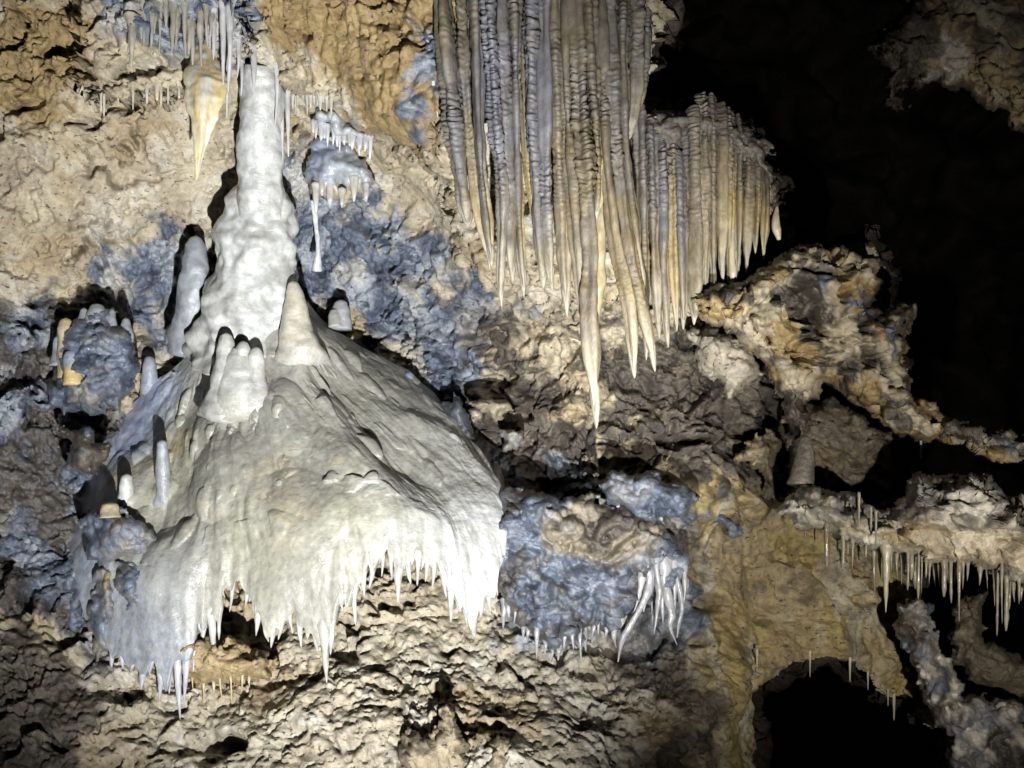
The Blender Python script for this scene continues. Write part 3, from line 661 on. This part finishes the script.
# the blue drapery and its dribble
dq = tag(solid('drapery', [(306,150),(322,140),(350,146),(372,160),(380,185),(366,198),(352,188),(340,205),(326,196),(316,206),(306,190)], 8.35, .3, M_flow, rough=.1, smoothk=.3, ribs=1.2, seed=9, attrs={'blue': bl(.6), 'ochre': lambda a, b, V: .6 * sstep(178, 200, b)}),
    'blue-grey folded drapery hanging on the wall right of the column', 'drapery')
for x, a, b, wd in [(316,190,215,6),(330,190,206,6),(342,196,208,5),(354,184,202,6),(366,190,202,5),(322,180,196,5)]:
    drip('drip', [(x, a - 8, 8.12), (x, (a + b) / 2, 8.06), (x, b, 8.08)], wd * 1.5, parent=dq, attrs={'blue': .5, 'ochre': .2})
drip('dripstone_trickle', [(314,200,8.15),(316,225,8.25),(318,246,8.4),(317,270,8.5)], 6, prof=[(0,1.2),(.4,.7),(.8,1.1),(1,1.8)], label='pale thread of dripstone trickling down the blue wall below the drapery', cat='dripstone', attrs={'blue': .4}, lump=.25)
dc = tag(solid('drapery', [(310,116),(322,106),(336,110),(350,120),(366,132),(372,142),(360,146),(346,140),(330,134),(314,130)], 8.15, .25, M_flow, rough=.1, smoothk=.3, ribs=1.2, seed=10, edge=14, attrs={'blue': .5, 'pale': .3}),
    'small whitish drapery with a toothed hem above the blue-grey folded one', 'drapery')
for i in range(15):
    x = 312 + i * 4.1 + random.uniform(-1.5, 1.5); y = 127 + i * 1.15
    drip('drip', [(x, y - 8, 7.98), (x, y + random.uniform(1, 6), 7.94), (x + random.uniform(-1, 1), y + random.uniform(6, 17), 7.95)], random.uniform(5, 9), parent=dc, attrs={'blue': .4}, nseg=9)

# ------------------------------------------------------------------ the great draperies
def rib(path, w, label, group, blue=.3, ochre=.0, tipw=.25, prof=None, edge=0, rp=.30, dr=1.5):
    prof = prof or [(0,.9),(.1,1),(.6,.95),(.82,.8),(.92,.55),(.98,.3),(1,.08)]
    L = path[-1][1] - path[0][1]
    ob = drip('drapery', path, w, M_drape, prof=prof, nseg=30, nring=int(L * 1.2), label=label, cat='drapery', group=group,
         lump=.34, lfreq=2.6, ripple=lambda q: rp * (1 - .85 * sstep(.55, .85, q)), rlen=.032, depth_ratio=dr, chevron=3.2, keel=random.uniform(.34, .55),
         attrs={'blue': lambda t, A, V: np.clip(.75 * blue * (1 - sstep(.55, .95, t)) + .25 * fbm(V * 3, 3, 800), 0, 1),
                'tip': lambda t, A, V: np.clip(sstep(.72, .95, t + .08 * fbm(V * 4, 2, 805)) * (tipw * 2.4), 0, 1),
                'ochre': lambda t, A, V: np.clip(ochre * sstep(.3, .8, t) + edge * sstep(.35, .8, np.cos(A)) * sstep(.45, .7, t), 0, 1)})  # warm edges: lamplight glowing through thin stone, painted as colour
    if tipw and path[-1][1] > 190:
        a_, b_ = path[-2], path[-1]
        k0 = .55
        st_ = tuple(a_[i] * (1 - k0) + b_[i] * k0 for i in range(3))
        drip('tip', [st_, (*(st_[i] * .5 + b_[i] * .5 for i in range(2)), b_[2]), (b_[0] + random.uniform(-1, 2), b_[1] + random.uniform(3, 9), b_[2])], w * .58, M_drape, parent=ob, prof=[(0,.6),(.25,1.),(.6,.85),(.84,.52),(.95,.26),(1,.06)],
             flute=2, depth_ratio=1.6, lump=.2, nseg=16, attrs={'tip': .9, 'ochre': .25 * edge})
    return ob
G1 = 'ribbed draperies of the great curtain'
BIG = [([(440,-60,6.7),(448,60,6.6),(455,130,6.6),(463,190,6.65),(468,224,6.7)], 19, .25, 0, 'first broad rib with a pale blunt tip at the left end of the great curtain'),
    ([(459,-60,6.75),(464,60,6.65),(471,150,6.65),(479,215,6.7),(490,262,6.75)], 11, .1, .35, 'slim tan rib second from the left end of the great curtain'),
    ([(472,-60,6.65),(477,60,6.58),(480,150,6.55),(487,220,6.6),(492,264,6.65)], 13, .4, .0, 'grey rib third from the left end of the great curtain'),
    ([(487,-60,6.55),(491,40,6.5),(496,120,6.5),(503,200,6.5),(500,300,6.55)], 14, .95, 0, 'dark blue rib in the left half of the great curtain, sharp tip'),
    ([(500,-60,6.6),(504,60,6.55),(508,150,6.55),(510,230,6.55),(512,276,6.6)], 11, .6, 0, 'bluish rib right of the dark blue rib with a short tip'),
    ([(511,-60,6.65),(515,60,6.6),(516,150,6.58),(519,230,6.6),(524,290,6.6)], 14, .45, 0, 'grey corrugated rib left of the thin yellow-edged blade'),
    ([(522,-60,6.75),(523,60,6.7),(526,140,6.68),(534,210,6.68),(541,262,6.7)], 7, 0, .7, 'thin yellow-edged blade between grey ribs in the great curtain'),
    ([(532,-60,6.6),(533,60,6.55),(535,150,6.55),(540,240,6.55),(544,280,6.6)], 14, .8, 0, 'left one of the two blue corrugated ribs in the middle of the great curtain'),
    ([(545,-60,6.6),(545,60,6.52),(545,150,6.5),(547,230,6.5),(551,286,6.55)], 14, .8, 0, 'right one of the two blue corrugated ribs in the middle of the great curtain'),
    ([(554,-60,6.65),(556,60,6.6),(559,150,6.58),(563,240,6.55),(567,312,6.55)], 13, .15, .15, 'brown rib just right of the blue pair, sharp pale tip'),
    ([(565,-60,6.6),(566,60,6.55),(570,150,6.5),(577,240,6.48),(584,330,6.5)], 15, .1, .1, 'brown rib with a smooth pale lower half beside the longest blade'),
    ([(574,-60,6.55),(578,60,6.5),(584,150,6.42),(589,250,6.4),(590,330,6.4),(597,422,6.42)], 19, .1, .1, 'longest drapery of the great curtain, with a yellow edge and pointed foot'),
    ([(587,-50,6.55),(591,60,6.5),(597,140,6.5),(598,190,6.52),(596,214,6.55)], 15, .05, .15, 'short brown rib ending above the yellow patch beside the longest blade'),
    ([(600,-40,6.6),(602,60,6.55),(605,150,6.5),(616,240,6.5),(630,310,6.5),(634,374,6.55)], 14, .1, .35, 'long pale-edged blade second to the right of the longest drapery'),
    ([(611,-30,6.6),(612,60,6.55),(616,150,6.5),(628,240,6.45),(642,310,6.45),(655,364,6.5)], 15, .25, .15, 'rib whose tip curls right of the long pale-edged blade'),
    ([(622,0,6.65),(622,70,6.6),(624,150,6.55),(634,230,6.55),(644,290,6.58)], 15, .2, .1, 'rightmost full-length rib of the great curtain'),
    ([(636,2,6.8),(636,50,6.75),(633,100,6.72),(628,140,6.75)], 15, .4, .0, 'short frayed rib at the upper right corner of the great curtain'),
    ([(646,14,6.85),(646,50,6.82),(641,92,6.8),(636,112,6.8)], 10, .5, .1, 'smallest frayed rib hanging over the black void at the curtain corner')]
for i, (path, w, bl_, oc, lab) in enumerate(BIG):
    w *= random.uniform(.88, 1.18)
    e = .9 if 'longest' in lab or 'long pale' in lab or 'yellow' in lab else .35
    rib(path, w, lab, G1, bl_, oc, .3, edge=e, rp=.12 if 'smooth' in lab else random.uniform(.12, .32))
drip('stalactite', [(432,-40,7.0),(430,30,6.95),(432,70,6.95),(438,118,6.98)], 11, label='smooth bluish-white streamer along the left edge of the great curtain', cat='stalactite', attrs={'blue': .6}, lump=.3, depth_ratio=1.5)
drip('stalactite', [(606,140,6.75),(602,200,6.7),(600,260,6.7),(597,330,6.7)], 14, prof=[(0,.5),(.4,.9),(.8,.9),(1,.2)], label='golden sheet of stone behind the longest drapery', cat='stalactite', attrs={'ochre': .7, 'grey': .35}, lump=.2)

G2 = 'ribbed draperies of the lower right curtain'
SM = [(640,118,352,13,.4,.1),(652,140,330,13,.5,.1),(661,168,342,14,.6,.0),(672,165,326,9,.1,.6),(680,172,322,15,.65,0),(692,128,318,15,.2,.1),(703,124,300,13,.2,.15),(712,124,300,12,.25,.1),(721,125,286,11,.1,.35),(729,130,280,11,.1,.6),(738,134,268,13,.2,.2),(748,150,262,12,.2,.2),(757,166,256,11,.15,.35),(766,190,246,8,.1,.5)]
names = ['leftmost rib of the lower right curtain, touching the great curtain', 'grey rib second from the left in the lower right curtain', 'dark corrugated rib under the arched hollow, left of the yellow sliver', 'yellow sliver of drapery under the arched hollow', 'blue-grey corrugated rib under the right side of the arched hollow', 'broad brown rib right of the arched hollow', 'brown rib second to the right of the arched hollow', 'tan rib left of the bright yellow one in the lower right curtain', 'slim tan rib touching the bright yellow one from the left', 'bright yellow rib in the lower right curtain', 'corrugated rib just right of the bright yellow one', 'rib third from the right end of the lower right curtain', 'narrow dim rib second from the right end of the lower right curtain', 'last thin rib at the right end of the lower right curtain by the void']
for (x, a, b, w, bl_, oc), lab in zip(SM, names):
    b += random.uniform(-8, 8) if x > 690 else 0; a += random.uniform(-8, 8); w *= random.uniform(.8, 1.12)
    k = (x - 640) / 130
    dd = 7.35 + .25 * k
    ln = 7 - 10 * k
    rib([(x - 2, a - 18, dd + .1), (x, a + 12, dd), (x + ln * .3, (a + b) / 2, dd - .02), (x + ln, b, dd)], w, lab, G2, bl_, oc, .22, rp=random.uniform(.12, .34), edge=.3)
for x, a, b, w, lab in [(777,206,240,9,'pale bent stalactite at the far right end of the lower curtain, over the outcrop'), (733,225,292,7,'smooth pale sliver between the ribs of the lower right curtain')]:
    drip('stalactite', [(x, a, 7.5), (x - 1, (a + b) / 2, 7.45), (x + 2, b, 7.45)], w, prof=[(0,.3),(.3,.8),(.7,1.1),(1,.4)], label=lab, cat='stalactite', attrs={'ochre': .4})
# rough roof that the lower curtain hangs from
tag(solid('rock_ledge', [(632,125),(650,112),(690,110),(735,118),(765,140),(780,175),(772,190),(750,160),(720,140),(685,140),(672,160),(655,152),(640,170),(630,150)], 7.7, .35, M_rock, rough=.5, ribs=1.2, seed=11, attrs={'blue': .35, 'dark': .45}),
    'dark arched ledge from which the lower right curtain hangs', 'rock')
tag(solid('rock_ledge', [(590,-60),(600,22),(618,14),(634,18),(650,0),(656,26),(648,44),(660,-60)], 6.95, .3, M_rock, rough=.5, ribs=1.2, seed=12, attrs={'blue': .6, 'dark': .3}),
    'grey ragged ledge at the upper right corner of the great curtain', 'rock')

# ------------------------------------------------------------------ centre: the lower blue flowstone
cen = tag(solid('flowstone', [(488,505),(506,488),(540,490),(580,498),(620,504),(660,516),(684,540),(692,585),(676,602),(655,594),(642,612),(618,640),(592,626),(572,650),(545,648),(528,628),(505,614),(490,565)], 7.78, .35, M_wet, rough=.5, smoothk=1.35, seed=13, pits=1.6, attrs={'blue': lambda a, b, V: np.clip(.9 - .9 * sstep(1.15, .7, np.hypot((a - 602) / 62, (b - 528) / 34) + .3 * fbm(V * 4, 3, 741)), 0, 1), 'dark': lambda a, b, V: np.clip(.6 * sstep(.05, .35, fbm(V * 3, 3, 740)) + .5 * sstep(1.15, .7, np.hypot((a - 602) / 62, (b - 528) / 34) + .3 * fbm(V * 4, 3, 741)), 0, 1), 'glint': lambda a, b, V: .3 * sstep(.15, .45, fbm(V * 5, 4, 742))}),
    'blue-white knobbly flowstone right of the mound with icicle drips', 'flowstone')
bpy.context.view_layer.update()
x = 500.
while x < 690:
    x += random.uniform(4., 9.)
    h = hem(cen, x, 660, 540)
    if h:
        L = random.choice([3, 5, 8, 11, 22]); y_ = h[0] - random.uniform(2, 10); dd = surface(cen, x, y_, h[1])
        drip('drip', [(x, y_ - 7, dd + .05), (x + random.uniform(-1, 1), y_ + L * .4, dd + .01), (x + random.uniform(-2, 2), h[0] + L, dd + .02)], random.uniform(4, 8), parent=cen, attrs={'blue': .7, 'grey': .45}, lump=.3, lfreq=9, nseg=10)
for pts, w in [([(652,572),(646,596),(632,622),(622,640),(618,662)],10),([(655,560),(659,590),(657,612),(654,634)],8),([(664,560),(667,590),(672,612),(670,626),(677,645)],11),([(674,562),(679,590),(682,608),(679,622),(677,638)],8),([(642,574),(638,600),(630,622)],8),([(660,566),(662,600),(663,624)],7),([(649,566),(648,592),(643,612)],7),([(669,560),(674,586),(675,612)],8),([(684,566),(685,590),(683,606)],6)]:
    dd = surface(cen, pts[0][0], pts[0][1], 7.75); pts = [(pts[0][0] + 1, pts[0][1] - 16)] + pts
    drip('drip', [(a_, b_, dd + (.12 if k_ == 0 else .02 if k_ == 1 else .0 - .01 * k_)) for k_, (a_, b_) in enumerate(pts)], w, parent=cen, attrs={'blue': .7, 'grey': .4}, lump=.4, lfreq=8, flute=3, prof=[(0,.3),(.15,1.),(.35,.95),(.62,.6),(.85,.4),(1,.1)])
cu = tag(solid('flowstone', [(602,478),(640,470),(672,480),(700,500),(690,520),(668,512),(655,530),(640,520),(622,512),(606,500)], 7.7, .4, M_wet, rough=.5, smoothk=.7, seed=14, attrs={'blue': bl(.85)}),
    'smaller dark blue flowstone lip above the knobbly blue-white flowstone', 'flowstone')
for x, a, b, w in [(618,505,515,4),(629,512,530,6),(641,516,528,6),(652,520,552,8),(660,510,528,5)]:
    bpy.context.view_layer.update(); h = hem(cu, x, b, a - 30) or (a, 7.6)
    drip('drip', [(x, h[0] - 8, h[1] + .05), (x, h[0] + 2, h[1]), (x + 1, max(b, h[0] + 6), h[1])], w * 1.3, parent=cu, attrs={'blue': .6}, lump=.3)
tag(solid('flowstone', [(699,493),(706,490),(714,505),(731,516),(745,540),(733,533),(711,515)], on_wall(722, 515, 8.2) + .03, .09, M_wet, thick=.1, rough=.2, smoothk=.3, seed=15, edge=8, attrs={'blue': .9}), 'thin bluish streak of flowstone on the ochre wall', 'flowstone')
for pl, lab, sd, dd, at in [([(470,400),(500,396),(512,410),(500,420),(478,416)], 'flat brown stone wedged above the right side of the mound', 21, 8.4, {'dark': .3}),
                            ([(448,385),(465,400),(478,440),(462,450),(440,425)], 'dark blue pointed rock leaning on the right edge of the mound', 22, 8.5, {'blue': .9, 'dark': .3}),
                            ([(502,430),(516,426),(526,442),(516,452),(504,448)], 'round grey stone right of the mound in the broken crust', 23, 8.25, {'blue': .5})]:
    tag(solid('rock', pl, dd, .28, M_wet, rough=.45, smoothk=.3, seed=sd, edge=16, attrs=at), lab, 'rock')

# ------------------------------------------------------------------ right side: outcrop, shelves, roof rock
oc = tag(solid('rock_outcrop', [(688,297),(712,286),(740,284),(762,262),(795,246),(850,246),(882,262),(884,280),(870,296),(880,310),(918,304),(914,330),(905,360),(918,395),(950,416),(1000,428),(1080,440),(1080,505),(1030,486),(1000,470),(960,448),(915,442),(880,425),(850,395),(825,385),(812,405),(800,440),(788,450),(784,400),(760,362),(735,336),(702,318)], 7.8, .5, M_wet, thick=1.2, rough=1.15, pits=1.3, smoothk=.3, seed=31, warp=4, edge=26, slope=(.15, 0),
    attrs={'blue': lambda a, b, V: .85 * sstep(26, 6, np.abs((b - 250) - .95 * (a - 790) * .9)) * sstep(.0, .25, .2 + fbm(V * 4, 3, 750)), 'ochre': nz(2.4, -.1, .3, 751), 'dark': lambda a, b, V: np.clip(.9 * sstep(-.05, .2, fbm(V * 3, 4, 752)), 0, 1)}),
    'jagged rock outcrop beneath the lower right curtain, trailing into a thin crumbling shelf', 'rock')
tag(solid('rock', [(690,322),(720,326),(744,342),(760,372),(752,392),(730,394),(704,372),(694,350)], 8.0, .35, M_rock, rough=.7, smoothk=.4, seed=32, edge=22, attrs={'pale': .3, 'dark': .1}), 'grey layered lump of rock under the tip of the outcrop', 'rock')
tag(solid('rock', [(740,440),(765,432),(782,445),(780,490),(784,500),(760,498),(756,470),(738,456)], 8.1, .3, M_rock, rough=.8, seed=33, edge=20, attrs={'ochre': .4}), 'pale crumbly rock hanging above the ochre wall', 'rock')
tag(solid('rock', [(786,420),(806,404),(840,396),(872,420),(896,440),(890,470),(896,500),(850,500),(812,490),(786,470)], 8.0, .4, M_rock, thick=.8, rough=.9, seed=40, edge=30, attrs={'ochre': nz(2.5, -.1, .3, 756), 'dark': .7}), 'dark brown rock filling the gap between the outcrop and the straw shelf', 'rock')
sh = tag(solid('rock_shelf', [(774,512),(790,496),(812,482),(835,490),(862,500),(890,512),(902,486),(918,472),(945,478),(980,470),(1010,492),(1080,486),(1080,620),(1020,590),(1000,580),(965,566),(930,560),(880,552),(840,540),(800,530)], 7.0, .6, M_wet, thick=1.6, rough=1.1, seed=34, warp=4, edge=34, slope=(-.12, 0), zscale=2.2, pits=1.2,
    attrs={'pale': lambda a, b, V: .7 * sstep(-.1, .3, fbm(V * 3, 3, 760)), 'ochre': lambda a, b, V: .6 * sstep(.05, .3, fbm(V * 2.2 + 3, 3, 761)), 'dark': lambda a, b, V: .9 * sstep(525, 505, b - .12 * (a - 900)) * sstep(-.02, .2, fbm(V * 3.4 + 1, 3, 762)), 'blue': lambda a, b, V: .6 * sstep(540, 500, b)}),  # dark term paints the unlit upper face of the shelf into its colour
    'long pale rock shelf at the right, bristling with straw stalactites', 'rock')
stalagmite([(806,436,7.1),(804,460,7.05),(800,486,7.0)], [(438,1),(440,5),(448,8),(466,10),(486,13)], 'grey rounded stalagmite at the near end of the straw shelf', mat=M_wet, attrs={'dark': .55, 'blue': .3})
tag(solid('rock_outcrop', [(868,44),(890,10),(900,-60),(1080,-60),(1080,160),(1030,140),(1005,118),(985,112),(960,92),(925,88),(905,80),(900,118),(884,96),(886,66)], 8.6, .7, M_rock, thick=1.4, rough=.8, smoothk=.7, seed=36, warp=7, edge=40,
    attrs={'pale': lambda a, b, V: .9 * sstep(16, 6, np.abs(np.hypot((a - 932), (b - 62) * 1.2) - 22)) + .5 * sstep(.0, .3, fbm(V * 3, 3, 781)), 'dark': lambda a, b, V: np.clip(.9 * sstep(940, 905, a) + .85 * sstep(-.15, .15, fbm(V * 2.4, 3, 780)) * .7 + .2, 0, 1), 'ochre': .6}),
    'brown and pale crumbly rock in the upper right corner', 'rock')
# flowstone cascade at the right of the cave mouth
tag(solid('flowstone_cascade', [(895,600),(915,596),(935,610),(945,650),(960,690),(1010,700),(1080,720),(1080,1000),(960,1000),(942,740),(925,700),(910,660),(896,630)], 8.1, .4, M_wet, thick=1., rough=.7, smoothk=.7, seed=38, edge=26, attrs={'blue': bl(.7), 'pale': nz(3, 0, .4, 790), 'dark': nz(2.5, .0, .3, 791)}),
    'blue-white flowstone cascade beside the dark cave mouth', 'flowstone')
tag(solid('rock', [(955,600),(985,590),(990,640),(1030,660),(1080,650),(1080,715),(1000,700),(965,680),(948,640)], 8.9, .4, M_rock, rough=.8, seed=39, attrs={'ochre': .3, 'dark': .6}), 'dark brown rock behind the flowstone cascade', 'rock')

# straws of the shelf
STR = [(805,528,541,2),(815,530,543,2),(827,532,569,6),(837,538,556,3),(843,540,571,4),(848,541,560,3),(853,542,573,4),(859,544,563,3),(866,546,560,3),(874,546,596,5),(880,548,582,4),(886,548,616,9),(891,550,572,4),(897,551,581,4),(901,551,586,3),(904,552,578,4),(908,552,591,4),(912,554,580,4),(915,554,592,4),(919,554,601,5),(922,555,596,4),(926,556,578,3),(930,557,586,3),(935,558,588,4),(940,558,590,5),(944,560,598,5),(948,561,584,3),(951,562,604,4),(955,562,588,3),(959,563,625,6),(963,565,591,4),(968,566,582,3),(980,572,588,4),(987,576,590,3),(995,578,606,5),(998,579,637,5),(1002,580,626,4),(1007,582,634,5),(1010,584,612,4),(1014,585,606,4),(1019,588,606,5),(1022,588,602,4)]
bpy.context.view_layer.update()
for x, a, b, w in STR:
    if x == 886: lab = 'thickest and longest stalactite left of the middle of the straw shelf'
    elif x == 827: lab = 'lone bluish-white stalactite near the left end of the straw shelf'
    elif x == 959: lab = 'long white-tipped straw in the middle right of the straw shelf'
    elif x == 874: lab = 'long thin straw just left of the thickest stalactite'
    elif x < 870: lab = 'short fine straw near the left end of the straw shelf'
    elif x < 976: lab = 'thin straw stalactite in the dense row under the middle of the straw shelf'
    elif b > 620: lab = 'long straw in the bunch at the right end of the straw shelf'
    else: lab = 'short straw at the right end of the straw shelf'
    h = hem(sh, x, b - 6, 470) or (a, 6.6)
    y_ = h[0] - random.choice([0, 0, 2, 5, 9]); dd = surface(sh, x, y_, h[1]); b = max(b, h[0] + 7)
    drip('soda_straw' if w < 6 else 'stalactite', [(x, y_ - 3, dd + .03), (x + random.uniform(-.5, .5), y_ + (b - y_) * .4, dd), (x + random.uniform(-1., 1.), b - random.uniform(0, 4), dd)], w * random.uniform(.65, 1.15), prof=random.choice([[(0,.8),(.12,1.5),(.3,.9),(.7,.6),(1,.1)], [(0,.8),(.1,1.1),(.5,.8),(.8,.9),(1,.3)], [(0,1.),(.2,1.2),(.5,.7),(1,.12)]]), cat='stalactite', group='straw stalactites under the right shelf', label=lab, nseg=9, attrs={'ochre': .35, 'grey': .9 if w < 8 else .5, 'blue': 1. if x in (827, 959) else 0}, lump=.22, lfreq=11)
for x, a, b, lab in [(859,492,527,'thin grey straw hanging in front of the straw shelf, leftmost of three'), (871,506,531,'short grey straw hanging in front of the straw shelf, middle of three'), (876,510,543,'thin grey straw hanging in front of the straw shelf, rightmost of three'), (921,436,456,'single straw under the thin crumbling shelf')]:
    if a == 436: h = hem(oc, x, 470, 400) or (a, 7.3); dz = h[1] - .02; a, b = h[0] - 3, h[0] + 20
    else: dz = 6.4
    drip('soda_straw', [(x, a, dz), (x, b, dz)], 2.6, cat='stalactite', label=lab, nseg=8, prof=[(0,1.2),(.6,.9),(1,.3)], attrs={'grey': 1})
for x, a, b, w, lab in [(757,650,673,3,'white straw on the ochre wall left of the cave mouth'), (810,652,677,3,'straw hanging into the left side of the cave mouth'), (850,658,682,3,'straw hanging from the peak of the cave mouth'), (868,676,690,2.4,'shorter straw right of the peak of the cave mouth'), (888,688,706,2.4,'fine straw over the right slope of the cave mouth'), (894,692,720,3.4,'white-tipped straw over the right slope of the cave mouth')]:
    h = hem(wall, x, b, a - 40, 10.) or (a, 8.3); h = (min(h[0], a), h[1])
    drip('soda_straw', [(x, h[0] - 4, h[1] + .03), (x, h[0] + 2, h[1] - .01), (x, max(b, h[0] + 8), h[1])], w, cat='stalactite', group='straws around the cave mouth', label=lab, nseg=8, prof=[(0,1.2),(.6,.9),(1,.3)], attrs={'ochre': .2})
for x, a, b, w, lab in [(1016,8,32,3,'thin straw in the upper right corner')]:
    drip('stalactite', [(x, a, 8.6), (x, b, 8.6)], w, cat='stalactite', label=lab, nseg=8, attrs={'ochre': .4})
# rock spikes at the bottom
tag(solid('rock', [(395,790),(398,735),(412,722),(424,738),(440,712),(450,704),(462,728),(470,760),(492,742),(510,730),(520,760),(524,800)], 6.9, .3, M_rock, rough=.9, seed=41, edge=24, attrs={'dark': lambda a, b, V: .45 * sstep(-.2, .2, fbm(V * 3, 3, 795)), 'ochre': .2}), 'jagged grey rock spikes rising at the bottom of the picture', 'rock')
ol = tag(solid('rock_ledge', [(150,640),(190,632),(240,640),(275,650),(270,676),(240,686),(205,688),(165,676)], 7.5, .35, M_rock, rough=.9, seed=42, edge=22, attrs={'ochre': .7}), 'ochre rock ledge in the hollow under the left part of the mound', 'rock')
bpy.context.view_layer.update()
for x, L, w_ in [(172,9,4),(183,14,5),(192,8,4),(204,19,5),(213,12,6),(221,16,4.5),(231,20,5),(243,13,5),(250,8,4)]:
    h = hem(ol, x, 720, 640)
    if h:
        y_ = h[0] - random.uniform(2, 7); dd = surface(ol, x, y_, h[1])
        drip('stalactite', [(x, y_ - 5, dd + .04), (x + random.uniform(-1, 1), y_ + 3, dd), (x + random.uniform(-1.5, 1.5), h[0] + L, dd)], w_, cat='stalactite', group='ochre stalactites under the mound', label='small ochre stalactite in the hollow under the left part of the mound', nseg=9, attrs={'ochre': .7, 'grey': .3}, lump=.3)

# ------------------------------------------------------------------ light, world, camera
def spot(name, loc, target, power, size, blend, radius, color):
    l = bpy.data.lights.new(name, 'SPOT'); l.energy = power; l.spot_size = math.radians(size); l.spot_blend = blend
    l.shadow_soft_size = radius; l.color = color
    o = bpy.data.objects.new(name, l); C.objects.link(o); o.location = loc
    o.rotation_euler = (Vector(target) - Vector(loc)).to_track_quat('-Z', 'Y').to_euler()
    return o
spot('show_cave_lamp', (.3, .3, -.95), P(330, 330, 8.2), 5600, 57, .75, .04, (1, 1, .99))
spot('column_lamp', (.35, .4, -1.2), P(268, 225, 8.1), 1100, 19, .9, .04, (.92, .97, 1))
spot('path_lamp', (1.9, 1.3, .15), P(880, 440, 7.5), 1350, 57, .8, .05, (1, .95, .86))
spot('rim_lamp', (.1, 3.8, -.2), P(440, 500, 6.9), 34, 26, .95, .04, (.93, .97, 1))
w = bpy.data.worlds.new('World'); bpy.context.scene.world = w; w.use_nodes = True
w.node_tree.nodes['Background'].inputs[0].default_value = (.55, .65, 1, 1)
w.node_tree.nodes['Background'].inputs[1].default_value = .003

cam = bpy.data.cameras.new('camera'); cam.lens = 35; cam.sensor_width = 36; cam.clip_end = 200
co = bpy.data.objects.new('camera', cam); C.objects.link(co); co.location = (0, 0, CAMZ); co.rotation_euler = (math.pi / 2, 0, 0)
sc = bpy.context.scene; sc.camera = co
sc.render.engine = 'CYCLES'
sc.view_settings.view_transform = 'Standard'; sc.view_settings.look = 'None'; sc.view_settings.exposure = 0; sc.view_settings.gamma = 1
sc.cycles.use_denoising = True
sc.cycles.max_bounces = 4; sc.cycles.diffuse_bounces = 1
